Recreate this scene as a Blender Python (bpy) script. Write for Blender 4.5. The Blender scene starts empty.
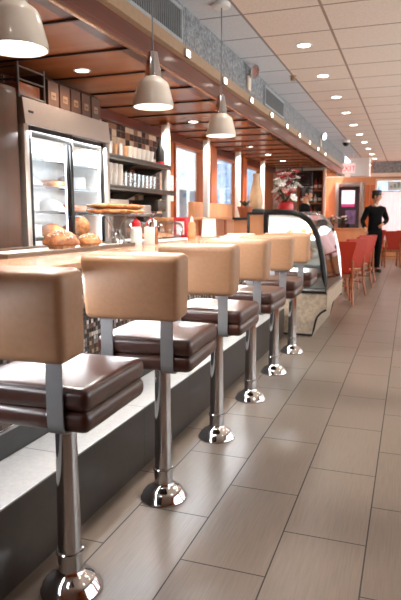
import bpy, bmesh, math, random
from mathutils import Vector, Matrix, Euler
random.seed(7)
PI = math.pi
scene = bpy.context.scene
COL = scene.collection

# ------------------------------------------------------------------ helpers
def s2l(c):
    return tuple((x/12.92 if x <= 0.04045 else ((x+0.055)/1.055)**2.4) for x in c)
def rgb(h):
    return s2l(tuple(int(h[i:i+2], 16)/255 for i in (0, 2, 4))) + (1,)

class NT:
    def __init__(s, name):
        s.name = name; s.m = bpy.data.materials.new(name); s.m.use_nodes = True
        s.t = s.m.node_tree; s.t.nodes.clear()
        s.out = s.n('ShaderNodeOutputMaterial')
    def n(s, typ, **kw):
        nd = s.t.nodes.new(typ)
        for k, v in kw.items(): setattr(nd, k, v)
        return nd
    def l(s, a, b): s.t.links.new(a, b)
    def math(s, op, a, b=None):
        nd = s.n('ShaderNodeMath', operation=op)
        for i, v in enumerate((a, b)):
            if v is None: continue
            if isinstance(v, (int, float)): nd.inputs[i].default_value = v
            else: s.l(v, nd.inputs[i])
        return nd.outputs[0]
    def bsdf(s, col=None, rough=.5, metal=0., spec=.5, coat=0., sheen=0.):
        b = s.n('ShaderNodeBsdfPrincipled')
        if col is not None: b.inputs['Base Color'].default_value = col
        b.inputs['Roughness'].default_value = rough
        b.inputs['Metallic'].default_value = metal
        b.inputs['Specular IOR Level'].default_value = spec
        b.inputs['Coat Weight'].default_value = coat; b.inputs['Coat Roughness'].default_value = .25 if s.name == 'brown_leather' else .08
        b.inputs['Sheen Weight'].default_value = sheen
        s.l(b.outputs[0], s.out.inputs[0])
        return b
    def pos(s):
        g = s.n('ShaderNodeNewGeometry'); x = s.n('ShaderNodeSeparateXYZ')
        s.l(g.outputs['Position'], x.inputs[0]); return g.outputs['Position'], x.outputs
    def ramp(s, fac, stops, interp='LINEAR'):
        r = s.n('ShaderNodeValToRGB'); r.color_ramp.interpolation = interp
        e = r.color_ramp.elements
        while len(e) < len(stops): e.new(.5)
        for i, (p, c) in enumerate(stops): e[i].position = p; e[i].color = c
        s.l(fac, r.inputs[0]); return r.outputs[0]

def plain(name, hexc, rough=.5, metal=0., var=.08, scale=20., spec=.5, coat=0., sheen=0., stretch=None, bump=0.):
    """a surface of one colour with slight procedural mottling"""
    t = NT(name); c = rgb(hexc)
    b = t.bsdf(c, rough, metal, spec, coat, sheen)
    tc = t.n('ShaderNodeTexCoord'); vec = tc.outputs['Object']
    if stretch:
        mp = t.n('ShaderNodeMapping'); mp.inputs['Scale'].default_value = stretch
        t.l(vec, mp.inputs[0]); vec = mp.outputs[0]
    nz = t.n('ShaderNodeTexNoise'); nz.inputs['Scale'].default_value = scale; nz.inputs['Detail'].default_value = 4
    t.l(vec, nz.inputs['Vector'])
    lo = tuple(max(0, x*(1-var)) for x in c[:3])+(1,); hi = tuple(min(1, x*(1+var)) for x in c[:3])+(1,)
    t.l(t.ramp(nz.outputs[0], [(.3, lo), (.7, hi)]), b.inputs['Base Color'])
    if bump:
        bp = t.n('ShaderNodeBump'); bp.inputs['Strength'].default_value = bump; bp.inputs['Distance'].default_value = .004
        t.l(nz.outputs[0], bp.inputs['Height']); t.l(bp.outputs[0], b.inputs['Normal'])
    return t.m
def glow(name, hexc, strength):
    t = NT(name); e = t.n('ShaderNodeEmission'); e.inputs[0].default_value = rgb(hexc); e.inputs[1].default_value = strength
    t.l(e.outputs[0], t.out.inputs[0]); return t.m
def clear(name, hexc='ffffff', refl=.1, rough=.03, tint=1., fm=.7):
    """thin clear glass: straight through plus a Fresnel reflection"""
    t = NT(name); tr = t.n('ShaderNodeBsdfTransparent'); gl = t.n('ShaderNodeBsdfGlossy'); mx = t.n('ShaderNodeMixShader')
    c = rgb(hexc); tr.inputs[0].default_value = tuple(x*tint for x in c[:3])+(1,)
    gl.inputs[1].default_value = rough
    lw = t.n('ShaderNodeLayerWeight'); lw.inputs[0].default_value = .25
    f = t.math('ADD', t.math('MULTIPLY', lw.outputs['Fresnel'], fm), refl)
    t.l(f, mx.inputs[0]); t.l(tr.outputs[0], mx.inputs[1]); t.l(gl.outputs[0], mx.inputs[2]); t.l(mx.outputs[0], t.out.inputs[0])
    return t.m
def wood(name, c1, c2, rough=.35, axis='z', scale=9., coat=.2):
    t = NT(name); b = t.bsdf(rgb(c1), rough, coat=coat)
    tc = t.n('ShaderNodeTexCoord'); mp = t.n('ShaderNodeMapping')
    st = {'x': (.08, 1, 1), 'y': (1, .08, 1), 'z': (1, 1, .08)}[axis]
    mp.inputs['Scale'].default_value = st; t.l(tc.outputs['Object'], mp.inputs[0])
    nz = t.n('ShaderNodeTexNoise'); nz.inputs['Scale'].default_value = scale; nz.inputs['Detail'].default_value = 6; nz.inputs['Distortion'].default_value = .6
    t.l(mp.outputs[0], nz.inputs[0])
    t.l(t.ramp(nz.outputs[0], [(.3, rgb(c1)), (.7, rgb(c2))]), b.inputs['Base Color'])
    return t.m
def cells(name, ax, size, stops, grout, gw, rough=.25, spec=.5):
    """little tiles, each with its own random colour; ax = world axes used as u,v"""
    t = NT(name); b = t.bsdf(rgb('808080'), rough, spec=spec)
    _, xyz = t.pos()
    i = {'x': 0, 'y': 1, 'z': 2}
    u = t.math('DIVIDE', xyz[i[ax[0]]], size[0]); v = t.math('DIVIDE', xyz[i[ax[1]]], size[1])
    cb = t.n('ShaderNodeCombineXYZ'); t.l(t.math('FLOOR', u), cb.inputs[0]); t.l(t.math('FLOOR', v), cb.inputs[1])
    wn = t.n('ShaderNodeTexWhiteNoise', noise_dimensions='2D'); t.l(cb.outputs[0], wn.inputs['Vector'])
    col = t.ramp(wn.outputs['Value'], stops, 'CONSTANT')
    fu = t.math('FRACT', u); fv = t.math('FRACT', v)
    g = t.math('MAXIMUM', t.math('LESS_THAN', fu, gw), t.math('LESS_THAN', fv, gw*size[0]/size[1]))
    mx = t.n('ShaderNodeMix', data_type='RGBA'); t.l(g, mx.inputs[0]); t.l(col, mx.inputs[6]); mx.inputs[7].default_value = rgb(grout)
    t.l(mx.outputs[2], b.inputs['Base Color'])
    return t.m

# ---- geometry
def NB(): return bmesh.new()
def xf(bm, verts, M):
    for v in verts: v.co = M @ v.co
def box(bm, x0, x1, y0, y1, z0, z1, bev=0., seg=2, M=None):
    r = bmesh.ops.create_cube(bm, size=1.)
    vs = r['verts']
    for v in vs:
        v.co = Vector(((x0+x1)/2+v.co.x*(x1-x0), (y0+y1)/2+v.co.y*(y1-y0), (z0+z1)/2+v.co.z*(z1-z0)))
    allv = set(vs)
    if bev > 0:
        es = list({e for v in vs for e in v.link_edges})
        o = bmesh.ops.bevel(bm, geom=es, offset=bev, segments=seg, profile=.5, affect='EDGES')
        allv = {v for v in allv if v.is_valid} | set(o['verts'])
    if M is not None: xf(bm, allv, M)
    return allv
def lathe(bm, prof, c=(0, 0, 0), seg=24, M=None, cap=True, wob=None):
    """prof: (r, z) bottom to top"""
    rings = []; vs = []
    for r, z in prof:
        ring = []
        for k in range(seg):
            a = 2*PI*k/seg; rr = r*(1+(wob(a, z) if wob else 0))
            v = bm.verts.new((c[0]+rr*math.cos(a), c[1]+rr*math.sin(a), c[2]+z)); ring.append(v); vs.append(v)
        rings.append(ring)
    for a, b in zip(rings, rings[1:]):
        for k in range(seg):
            bm.faces.new((a[k], a[(k+1) % seg], b[(k+1) % seg], b[k]))
    if cap:
        if prof[0][0] > 1e-6: bm.faces.new(list(reversed(rings[0])))
        if prof[-1][0] > 1e-6: bm.faces.new(rings[-1])
    if M is not None: xf(bm, vs, M)
    return vs
def tube(bm, pts, r, seg=10, r2=None, flat=None):
    """swept tube; flat=(w,h) gives a strap section instead (w along x)"""
    pts = [Vector(p) for p in pts]; n = len(pts); rings = []
    prev = None
    for i, p in enumerate(pts):
        d = (pts[min(i+1, n-1)]-pts[max(i-1, 0)]).normalized()
        ref = Vector((1, 0, 0)) if abs(d.x) < .9 else Vector((0, 0, 1))
        if prev is not None: ref = prev
        a = (ref-d*ref.dot(d)).normalized(); b = d.cross(a); prev = a
        rr = r if r2 is None else r+(r2-r)*i/(n-1)
        if flat: offs = [(flat[0]/2, flat[1]/2), (-flat[0]/2, flat[1]/2), (-flat[0]/2, -flat[1]/2), (flat[0]/2, -flat[1]/2)]
        else: offs = [(rr*math.cos(2*PI*k/seg), rr*math.sin(2*PI*k/seg)) for k in range(seg)]
        rings.append([bm.verts.new(p+a*o[0]+b*o[1]) for o in offs])
    s = len(rings[0])
    for A, B in zip(rings, rings[1:]):
        for k in range(s): bm.faces.new((A[k], A[(k+1) % s], B[(k+1) % s], B[k]))
    bm.faces.new(list(reversed(rings[0]))); bm.faces.new(rings[-1])
def prism(bm, poly, a, b, plane='xz'):
    """polygon in a plane extruded along the third axis from a to b"""
    def P(u, v, w):
        return {'xz': (u, w, v), 'xy': (u, v, w), 'yz': (w, u, v)}[plane]
    A = [bm.verts.new(P(u, v, a)) for u, v in poly]; B = [bm.verts.new(P(u, v, b)) for u, v in poly]
    n = len(poly)
    for k in range(n): bm.faces.new((A[k], A[(k+1) % n], B[(k+1) % n], B[k]))
    bm.faces.new(list(reversed(A))); bm.faces.new(B)
    return A+B
def ball(bm, c, r, sc=(1, 1, 1), u=14, v=9, jit=0.):
    q = bmesh.ops.create_uvsphere(bm, u_segments=u, v_segments=v, radius=1.)
    for w in q['verts']:
        k = 1+random.uniform(-jit, jit)
        w.co = Vector((c[0]+w.co.x*r*sc[0]*k, c[1]+w.co.y*r*sc[1]*k, c[2]+w.co.z*r*sc[2]*k))
    return q['verts']

def obj(name, bm, mat, parent=None, smooth=35, sub=0, loc=None):
    bmesh.ops.recalc_face_normals(bm, faces=bm.faces)
    me = bpy.data.meshes.new(name); bm.to_mesh(me); bm.free()
    for m in (mat if isinstance(mat, (list, tuple)) else [mat]): me.materials.append(m)
    if smooth:
        me.polygons.foreach_set('use_smooth', [True]*len(me.polygons)); me.set_sharp_from_angle(angle=math.radians(smooth))
    o = bpy.data.objects.new(name, me); COL.objects.link(o)
    if parent is not None: o.parent = parent
    if loc: o.location = loc
    if sub:
        s = o.modifiers.new('sub', 'SUBSURF'); s.levels = sub; s.render_levels = sub
    return o
def tag(o, label, cat, group=None, kind=None):
    o['label'] = label; o['category'] = cat
    if group: o['group'] = group
    if kind: o['kind'] = kind
    return o
def thing(name, label, cat, loc=(0, 0, 0), rz=0., group=None):
    o = bpy.data.objects.new(name, None); COL.objects.link(o); o.empty_display_size = .05
    o.location = loc; o.rotation_euler = (0, 0, rz)
    return tag(o, label, cat, group)
def struct(name, bm, mat, smooth=0, parent=None, label=None):
    o = obj(name, bm, mat, parent, smooth)
    if parent is None: o['kind'] = 'structure'
    return o
def dup(root, loc, rz=0., label=None, group=None):
    r = root.copy(); COL.objects.link(r); r.location = loc; r.rotation_euler = (0, 0, rz)
    if label: r['label'] = label
    if group: r['group'] = group
    for ch in list(root.children):
        c = ch.copy(); COL.objects.link(c); c.parent = r
        for g in list(ch.children):
            d = g.copy(); COL.objects.link(d); d.parent = c
    return r
def Rz(a): return Matrix.Rotation(a, 4, 'Z')
def T(x, y, z): return Matrix.Translation((x, y, z))
NTH = ['first', 'second', 'third', 'fourth', 'fifth', 'sixth', 'seventh', 'eighth', 'ninth', 'tenth', 'eleventh', 'twelfth',
       'thirteenth', 'fourteenth', 'fifteenth', 'sixteenth', 'seventeenth', 'eighteenth', 'nineteenth', 'twentieth']

# ------------------------------------------------------------------ camera
cam = bpy.data.cameras.new('camera'); co = bpy.data.objects.new('camera', cam); COL.objects.link(co)
cam.sensor_fit = 'VERTICAL'; cam.sensor_height = 36; cam.lens = 35; cam.clip_start = .05
EYE = 1.22
co.location = (0, 0, EYE); co.rotation_euler = (math.radians(90-8.1), 0, math.radians(19.66))
scene.camera = co
cam.dof.use_dof = True; cam.dof.focus_distance = 2.6; cam.dof.aperture_fstop = 5.0

# ------------------------------------------------------------------ materials
def floor_mat():
    t = NT('slate_look_floor_tile'); b = t.bsdf(rgb('8a8078'), .34, spec=.5)
    _, p = t.pos()
    cb = t.n('ShaderNodeCombineXYZ')
    t.l(t.math('SUBTRACT', p[1], 1.4975), cb.inputs[0]); t.l(t.math('SUBTRACT', p[0], -.724), cb.inputs[1])
    br = t.n('ShaderNodeTexBrick'); br.offset = .5; br.offset_frequency = 2
    br.inputs['Scale'].default_value = 1.; br.inputs['Mortar Size'].default_value = .0028; br.inputs['Mortar Smooth'].default_value = .1
    br.inputs['Brick Width'].default_value = .625; br.inputs['Row Height'].default_value = .312; br.inputs['Bias'].default_value = 0
    br.inputs['Color1'].default_value = rgb('76685c'); br.inputs['Color2'].default_value = rgb('6e6156'); br.inputs['Mortar'].default_value = rgb('2c2725')
    t.l(cb.outputs[0], br.inputs['Vector'])
    mp = t.n('ShaderNodeMapping'); mp.inputs['Scale'].default_value = (160, 6, 1)
    c2 = t.n('ShaderNodeCombineXYZ'); t.l(p[0], c2.inputs[0]); t.l(p[1], c2.inputs[1]); t.l(c2.outputs[0], mp.inputs[0])
    nz = t.n('ShaderNodeTexNoise'); nz.inputs['Scale'].default_value = 1.; nz.inputs['Detail'].default_value = 3; t.l(mp.outputs[0], nz.inputs[0])
    st = t.ramp(nz.outputs[0], [(.3, (.86, .86, .86, 1)), (.7, (1.1, 1.1, 1.1, 1))])
    mx = t.n('ShaderNodeMix', data_type='RGBA', blend_type='MULTIPLY'); mx.inputs[0].default_value = 1
    t.l(br.outputs['Color'], mx.inputs[6]); t.l(st, mx.inputs[7]); t.l(mx.outputs[2], b.inputs['Base Color'])
    t.l(t.math('ADD', t.math('MULTIPLY', nz.outputs[0], .12), t.math('ADD', t.math('MULTIPLY', br.outputs['Fac'], .4), .26)), b.inputs['Roughness'])
    bp = t.n('ShaderNodeBump'); bp.inputs['Strength'].default_value = .4; bp.inputs['Distance'].default_value = .003
    t.l(t.math('SUBTRACT', 1., br.outputs['Fac']), bp.inputs['Height']); t.l(bp.outputs[0], b.inputs['Normal'])
    return t.m
def ceil_mat(name, c, line, x0=-1.315, y0=4.64):
    t = NT(name); b = t.bsdf(rgb(c), .8, spec=.2)
    P, p = t.pos()
    u = t.math('FRACT', t.math('DIVIDE', t.math('SUBTRACT', p[0], x0-.011), .61)); v = t.math('FRACT', t.math('DIVIDE', t.math('SUBTRACT', p[1], y0-.011), .61))
    g = t.math('MAXIMUM', t.math('LESS_THAN', u, .036), t.math('LESS_THAN', v, .036))
    nz = t.n('ShaderNodeTexNoise'); nz.inputs['Scale'].default_value = 60; nz.inputs['Detail'].default_value = 5; t.l(P, nz.inputs[0])
    k = rgb(c); col = t.ramp(nz.outputs[0], [(.3, tuple(x*.9 for x in k[:3])+(1,)), (.65, tuple(min(1, x*1.05) for x in k[:3])+(1,))])
    mx = t.n('ShaderNodeMix', data_type='RGBA'); t.l(g, mx.inputs[0]); t.l(col, mx.inputs[6]); mx.inputs[7].default_value = rgb(line)
    t.l(mx.outputs[2], b.inputs['Base Color'])
    return t.m
def seam_mat(name, c, axis, pitch, line, var=.25, scale=25., rough=.4, w=.012):
    t = NT(name); b = t.bsdf(rgb(c), rough); P, p = t.pos()
    nz = t.n('ShaderNodeTexNoise'); nz.inputs['Scale'].default_value = scale; nz.inputs['Detail'].default_value = 8; nz.inputs['Roughness'].default_value = .65; t.l(P, nz.inputs[0])
    k = rgb(c); col = t.ramp(nz.outputs[0], [(.35, tuple(x*(1-var) for x in k[:3])+(1,)), (.65, tuple(min(1, x*(1+var)) for x in k[:3])+(1,))])
    g = t.math('LESS_THAN', t.math('FRACT', t.math('DIVIDE', p['xyz'.index(axis)], pitch)), w/pitch)
    mx = t.n('ShaderNodeMix', data_type='RGBA'); t.l(g, mx.inputs[0]); t.l(col, mx.inputs[6]); mx.inputs[7].default_value = rgb(line)
    t.l(mx.outputs[2], b.inputs['Base Color']); return t.m

M = {}
M['floor'] = floor_mat()
M['ceil_tan'] = ceil_mat('tan_ceiling_tile', 'e6d6c8', 'a08878')
M['ceil_grey'] = ceil_mat('grey_ceiling_tile', 'd3d6da', '85888c')
M['soffit'] = seam_mat('grey_mottled_soffit', '85888b', 'y', .62, '5c5e60', .7, 38)
M['stone'] = plain('tan_stone', 'a5886c', .3, var=.08, scale=30)
M['casestone'] = plain('beige_stone', 'ab9a86', .35, var=.25, scale=28)
M['redwood'] = wood('red_stained_wood', '48190d', '662818', .28, 'y')
M['copper'] = wood('copper_brown_veneer', 'a8623a', 'c07a4a', .26, 'x', 5)
M['batten'] = plain('dark_batten', '3a2014', .4)
M['gleam'] = plain('bronze_strip', 'c99a78', .25, 1.)
M['orangewood'] = wood('orange_wood', 'a9501f', 'c4672e', .4, 'z', 6)
M['palewood'] = wood('pale_orange_wood', 'c98a5c', 'd69c70', .4, 'z', 6)
M['chairwood'] = wood('chair_wood', '7a3d1c', 'a05a2c', .35, 'z', 12)
M['ledge'] = seam_mat('grey_ledge_tile', '9a9794', 'y', .62, '5e5c5a', .08, 60, .35, .006)
M['riser'] = seam_mat('dark_slate_tile', '352d28', 'y', .62, '141211', .12, 12, .42, .008)
M['darktile'] = plain('dark_brown_tile', '3a2a22', .4, var=.2)
M['darkbase'] = plain('charcoal_laminate', '3a3a3b', .45)
M['mosaic'] = cells('mosaic_tile', 'yz', (.021, .021), [(0, rgb('2a2422')), (.3, rgb('5c4436')), (.48, rgb('8a8480')), (.64, rgb('c9c4be')), (.78, rgb('403630')), (.9, rgb('a98668'))], '5a544f', .12)
M['check'] = cells('brown_cream_wall_tile', 'yz', (.1, .07), [(0, rgb('3a1a10')), (.55, rgb('d8b698')), (.85, rgb('8a5a40'))], '8a7464', .05)
M['counter'] = plain('peach_laminate_counter', 'cfa283', .22, var=.1, scale=45, coat=.4)
M['counteredge'] = plain('dark_counter_edge', '6a4834', .4)
M['frontglass'] = clear('curved_case_glass', 'f2f6f8', .38)
M['chrome'] = plain('chrome', 'd8d8da', .09, 1., var=.02)
M['steel'] = plain('brushed_steel', 'd0c6bd', .38, .85, var=.08, scale=8, stretch=(1, 30, 30))
M['barsteel'] = plain('flat_steel_bar', '929395', .4, .5, var=.05)
M['tan'] = plain('tan_vinyl', 'a67d5d', .45, var=.05, scale=60, bump=.05)
M['brown'] = plain('brown_leather', '3a1508', .4, var=.2, scale=14, coat=.6, bump=.06)
M['piping'] = plain('tan_piping', 'a87c54', .4)
M['enamel'] = plain('cream_enamel', 'd6cabb', .25, var=.02, coat=.4)
M['cream'] = plain('cream_paint', 'e6d6c2', .45, var=.04)
M['white'] = plain('white_plastic', 'e8e4de', .4, var=.03)
M['paper'] = plain('white_paper', 'f0e8dd', .7, var=.03)
M['black'] = plain('black_plastic', '1a1817', .35)
M['blackmetal'] = plain('black_frame', '181615', .3, .3)
M['dark'] = plain('dark_metal_shelf', '6a645e', .35, .8)
M['bulb'] = glow('lamp_white', 'fff0dc', 14)
M['canglow'] = glow('downlight_lens', 'fff2e2', 12)
M['sqglow'] = glow('small_square_lens', 'fff0e0', 12)
M['tubeglow'] = glow('cool_white_tube', 'f4f8ff', 9)
M['glass'] = clear('clear_glass', 'f6fafa', .04)
M['fridgeglass'] = clear('cold_glass', 'f8fcff', .0, fm=.2)
M['showglass'] = clear('case_glass', 'eef4f6', .1)
M['thickglass'] = clear('pressed_glass', 'ffffff', .16, .12, 1.)
M['red'] = plain('red_vinyl', 'a02a12', .5, var=.06, spec=.3)
M['redcloth'] = plain('red_table_top', 'b03a28', .3, var=.05)
M['redplastic'] = plain('red_plastic', 'b01c22', .3)
M['crust'] = plain('golden_crust', 'b9794a', .6, var=.5, scale=35, bump=.4)
M['pastry'] = plain('glazed_pastry', 'a86a44', .45, var=.65, scale=30, bump=.5)
M['pie'] = plain('brown_pie', '8f5734', .55, var=.5, scale=45, bump=.4)
M['crumb'] = plain('pink_white_crumb', 'e0b8a0', .7, var=.3, scale=40)
M['papercup'] = plain('brown_baking_paper', 'd9a77c', .7)
M['traymat'] = plain('dark_tray', '6d5a4c', .35, .4)
M['pinkfood'] = plain('orange_melon', 'd98a55', .5, var=.2)
M['shirt'] = plain('black_cotton', '0c0b0c', .9, spec=.15)
M['skin'] = plain('skin', 'b98362', .5, var=.05)
M['hair'] = plain('dark_hair', '1a1210', .6)
M['leaf'] = plain('dark_leaf', '3d4a30', .5)
M['teal'] = plain('slate_teal_glaze', '44545a', .3)
M['terracotta'] = plain('terracotta', 'a45c38', .6)
M['grill'] = plain('grey_vent', '7e8183', .5)
M['ventframe'] = plain('light_grey_vent_frame', 'a5a8aa', .45)
M['exitface'] = None
M['wallplain'] = plain('cream_wall', 'cfc3b4', .7, var=.03)
M['amber'] = plain('amber_glass', '8a4a20', .12, coat=.5)
M['greenglass'] = plain('green_glass', '24402a', .12, coat=.5)
M['clearbottle'] = plain('pale_glass', 'c8bda8', .15, coat=.5)
M['darkwalnut'] = wood('dark_walnut', '3e291e', '553a2b', .35, 'z', 7)
M['street_a'] = plain('pale_facade', 'dfe6ee', .8, var=.3, scale=1.5)
M['street_b'] = plain('blue_facade', 'a4b8da', .8, var=.5, scale=2.5)
M['street_c'] = plain('dark_facade', '58606e', .8, var=.5, scale=2)
M['asphalt'] = plain('asphalt', '77787a', .9)

# ------------------------------------------------------------------ room shell
WL, WR, YB, YF, ZC = -2.88, 2.1, -2.2, 18.0, 2.78
SX, SB, ST = -1.67, 2.255, 2.488            # soffit face, its underside, top of stone band
b = NB(); box(b, WL-.12, WR+.12, YB-.12, YF+.12, -.1, 0); struct('floor', b, M['floor'])
b = NB(); box(b, SX, -1.315, YB, YF, ZC, ZC+.06); box(b, -1.315, WR, YB, YF, ZC, ZC+.06)
o = struct('ceiling', b, [M['ceil_grey'], M['ceil_tan']])
for p in o.data.polygons: p.material_index = 1 if p.center.x > -1.3151 else 0
b = NB(); ro = [(-1.6+3.2*k, 1.1+3.2*k) for k in range(1, 6)]; yy = YB
for a, c in ro:
    box(b, WR, WR+.12, yy, a, 0, ZC); box(b, WR, WR+.12, a, c, 0, .45); box(b, WR, WR+.12, a, c, 2.45, ZC); yy = c
box(b, WR, WR+.12, yy, YF, 0, ZC); struct('wall_right', b, M['orangewood'])
for i, (a, c) in enumerate(ro):  # unseen street windows, added so fill light reaches the ceiling
    b = NB()
    for (y0, y1, z0, z1) in ((a, a+.06, .45, 2.45), (c-.06, c, .45, 2.45), (a+.06, c-.06, .45, .51), (a+.06, c-.06, 2.39, 2.45), ((a+c)/2-.025, (a+c)/2+.025, .51, 2.39)): box(b, WR+.01, WR+.1, y0, y1, z0, z1, .005)
    w = struct('window_%d' % (i+11), b, M['cream']); b = NB(); box(b, WR+.05, WR+.06, a+.06, c-.06, .51, 2.39); obj('pane', b, M['glass'], w, 0)

b = NB(); box(b, WL, WR, YB-.12, YB, 0, ZC); struct('wall_back', b, M['orangewood'])
# left wall: tile part, then wood part with three window openings
wins = [(7.06, 8.2), (8.74, 10.02), (10.45, 11.75)]
b = NB(); box(b, WL-.12, WL, YB, 6.75, 0, ZC); struct('wall_left', b, M['check'])
b = NB(); yy = 6.75
for a, c in wins:
    box(b, WL-.12, WL, yy, a, 0, ZC); box(b, WL-.12, WL, a, c, 0, .9); box(b, WL-.12, WL, a, c, 2.17, ZC); yy = c
box(b, WL-.12, WL, yy, YF, 0, ZC)
struct('wall_left_wood', b, M['orangewood'])
for i, (a, c) in enumerate(wins):
    b = NB()
    for (y0, y1, z0, z1) in ((a, a+.035, .9, 2.17), (c-.035, c, .9, 2.17), (a+.035, c-.035, .9, .96), (a+.035, c-.035, 2.13, 2.17)):
        box(b, WL-.1, WL+.02, y0, y1, z0, z1, .006)
    w = struct('window_%d' % (i+1), b, M['orangewood'])
    b = NB(); box(b, WL-.065, WL-.055, a+.035, c-.035, .96, 2.13); obj('pane', b, M['glass'], w, 0)
# deep reveals of the booths between the windows
for i, y in enumerate((8.34, 10.1)):
    b = NB(); box(b, WL, WL+.07, y, y+.26, .9, SB, .008); struct('trim_%d' % (i+20), b, M['orangewood'])
# soffit: grey face, stone band, red fascia, copper underside with battens
b = NB(); box(b, SX-.1, SX, YB, 15.6, ST, ZC); struct('wall_soffit', b, M['soffit'])
b = NB(); prism(b, [(SX-.1, ST), (SX, ST), (SX+.035, ST-.01), (SX+.035, 2.4), (SX, 2.39), (SX-.1, 2.39)], YB, 15.6); struct('trim_1', b, M['stone'])
b = NB(); box(b, SX-.1, SX, YB, 15.6, SB, 2.39); box(b, SX, SX+.02, YB, 15.6, SB, SB+.03, .004); struct('trim_2', b, M['redwood'])
b = NB(); box(b, SX-.012, SX+.012, YB, 15.6, SB-.012, SB-.0005); struct('trim_3', b, M['gleam'])
b = NB(); box(b, WL, SX-.1, YB, 15.6, SB, SB+.05); sof = struct('ceiling_counter', b, M['copper'])
for k in range(25):
    y = .56+k*.57
    b = NB(); box(b, WL, SX-.012, y-.009, y+.009, SB-.012, SB-.0005); bt = obj('batten', b, M['batten'], sof, 0)
    b = NB(); box(b, WL, SX-.012, y+.009, y+.02, SB-.008, SB-.0005); obj('batten_strip', b, M['gleam'], bt, 0)
b = NB(); box(b, WL, WL+.05, YB, 15.6, SB-.1, SB-.0005, .01); struct('trim_4', b, M['redwood'])
b = NB(); box(b, WL, SX, 15.6, 15.7, SB, ZC); struct('trim_5', b, M['soffit'])

# far wall with framed mirror, wooden panels and the bright shop window
b = NB()
FX0, FX1 = -1.02, .9
box(b, WL, FX0, YF, YF+.12, 0, ZC); box(b, FX1, WR, YF, YF+.12, 0, ZC); box(b, FX0, FX1, YF, YF+.12, 0, .55); box(b, FX0, FX1, YF, YF+.12, 2.32, ZC)
struct('wall_far', b, M['palewood'])
b = NB(); box(b, -1.1, WR, YF-.25, YF, 2.42, ZC); struct('trim_6', b, M['soffit'])
b = NB(); box(b, WL, WR, YF-.3, YF-.25, 2.36, 2.46, .01); struct('trim_7', b, M['cream'])
b = NB(); box(b, -1.6, -1.1, 16.4, 16.9, 2.30, ZC, .01); struct('trim_8', b, M['white'])
b = NB()
for (x0, x1, z0, z1) in ((FX0, FX0+.06, .55, 2.32), (FX1-.06, FX1, .55, 2.32), (FX0+.06, FX1-.06, .55, .62), (FX0+.06, FX1-.06, 2.25, 2.32), (.0, .04, .62, 2.25)):
    box(b, x0, x1, YF-.03, YF+.1, z0, z1, .005)
w = struct('window_4', b, M['cream']); b = NB(); box(b, FX0+.06, FX1-.06, YF+.06, YF+.07, .62, 2.25); obj('pane', b, M['glass'], w, 0)

# ------------------------------------------------------------------ outside (seen through the windows)
b = NB(); box(b, -16, WL-.13, -6, 34, -.3, -.12); struct('street_ground', b, M['asphalt'])
b = NB(); box(b, -16, 14, 18.2, 34, -.3, -.12); struct('street_ground', b, M['asphalt'])
def facade(x0, x1, y0, y1, h, m, lab):
    t = thing('street_building', lab, 'building', ((x0+x1)/2, (y0+y1)/2, -.12))
    cx, cy = (x0+x1)/2, (y0+y1)/2
    b = NB(); box(b, x0-cx, x1-cx, y0-cy, y1-cy, 0, h); obj('wall', b, m, t, 0)
    return t, cx, cy
tb, cx, cy = facade(-9.5, -8.5, 20, 23.5, 6, M['street_a'], 'pale grey street building beyond the first window')
for k in range(3):
    b = NB(); box(b, .49, .54, -1.5+k*1.1, -.8+k*1.1, 1.2, 2.4); obj('shop_window', b, M['street_c'], tb, 0)
tb, cx, cy = facade(-9.5, -8.5, 23.6, 27.5, 6, M['street_b'], 'blue street building beyond the second window')
for k in range(3):
    b = NB(); box(b, .49, .54, -1.6+k*1.2, -.9+k*1.2, 1.0, 2.6); obj('shop_window', b, M['street_a'], tb, 0)
tb, cx, cy = facade(-9.5, -8.5, 27.6, 33, 6, M['street_b'], 'blue street building beyond the third window')
for k in range(3):
    b = NB(); box(b, .49, .54, -2+k*1.6, -1.2+k*1.6, .8, 2.5); obj('shop_window', b, M['street_c'], tb, 0)
tb, cx, cy = facade(-3, 6, 27, 28, 5, M['street_a'], 'pale building across the street beyond the far shop window')
b = NB(); box(b, -4, 4, -.55, -.49, 2.2, 2.9); obj('fascia', b, M['street_b'], tb, 0)

# ------------------------------------------------------------------ counter, ledge, mosaic
CE = 5.55
b = NB(); box(b, -1.42, -1.18, YB+.02, 5.85, .0, .298); struct('wall_step', b, M['riser'])
b = NB(); box(b, -1.42, -1.175, YB+.02, 5.85, .298, .306, .002); struct('trim_9', b, M['ledge'])
ct = thing('lunch_counter', 'long peach counter with mosaic front along the row of stools', 'counter', (-1.7, 2.0, 0))
def L(o, ox=-1.7, oy=2.0): o.location = (-ox, -oy, 0); return o
b = NB(); prism(b, [(-1.33, 1.0), (-1.325, 1.006), (-1.325, 1.027), (-1.33, 1.033), (-2.1, 1.033), (-2.1, 1.0)], YB+.05, CE); L(obj('worktop', b, M['counter'], ct))
b = NB(); box(b, -1.40, -1.335, YB+.05, CE-.02, .965, .9995); L(obj('underside_rail', b, M['counteredge'], ct))
b = NB(); box(b, -1.4195, -1.408, .3, CE-.1, .945, .958, .002); L(obj('light_strip', b, glow('cool_strip', 'eef4ff', 8), ct))
b = NB(); box(b, -1.50, -1.42, YB+.05, CE-.02, .425, .9995); L(obj('mosaic_front', b, M['mosaic'], ct, 0))
b = NB(); box(b, -1.50, -1.4205, YB+.05, CE-.02, .0, .405); L(obj('base_panel', b, M['darkbase'], ct, 0))
b = NB(); box(b, -1.50, -1.412, YB+.05, CE-.02, .405, .425, .004); L(obj('chrome_strip', b, M['chrome'], ct))
b = NB(); box(b, -2.06, -1.98, YB+.05, CE-.02, 0, .9995); L(obj('rear_panel', b, M['darkbase'], ct, 0))

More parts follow.
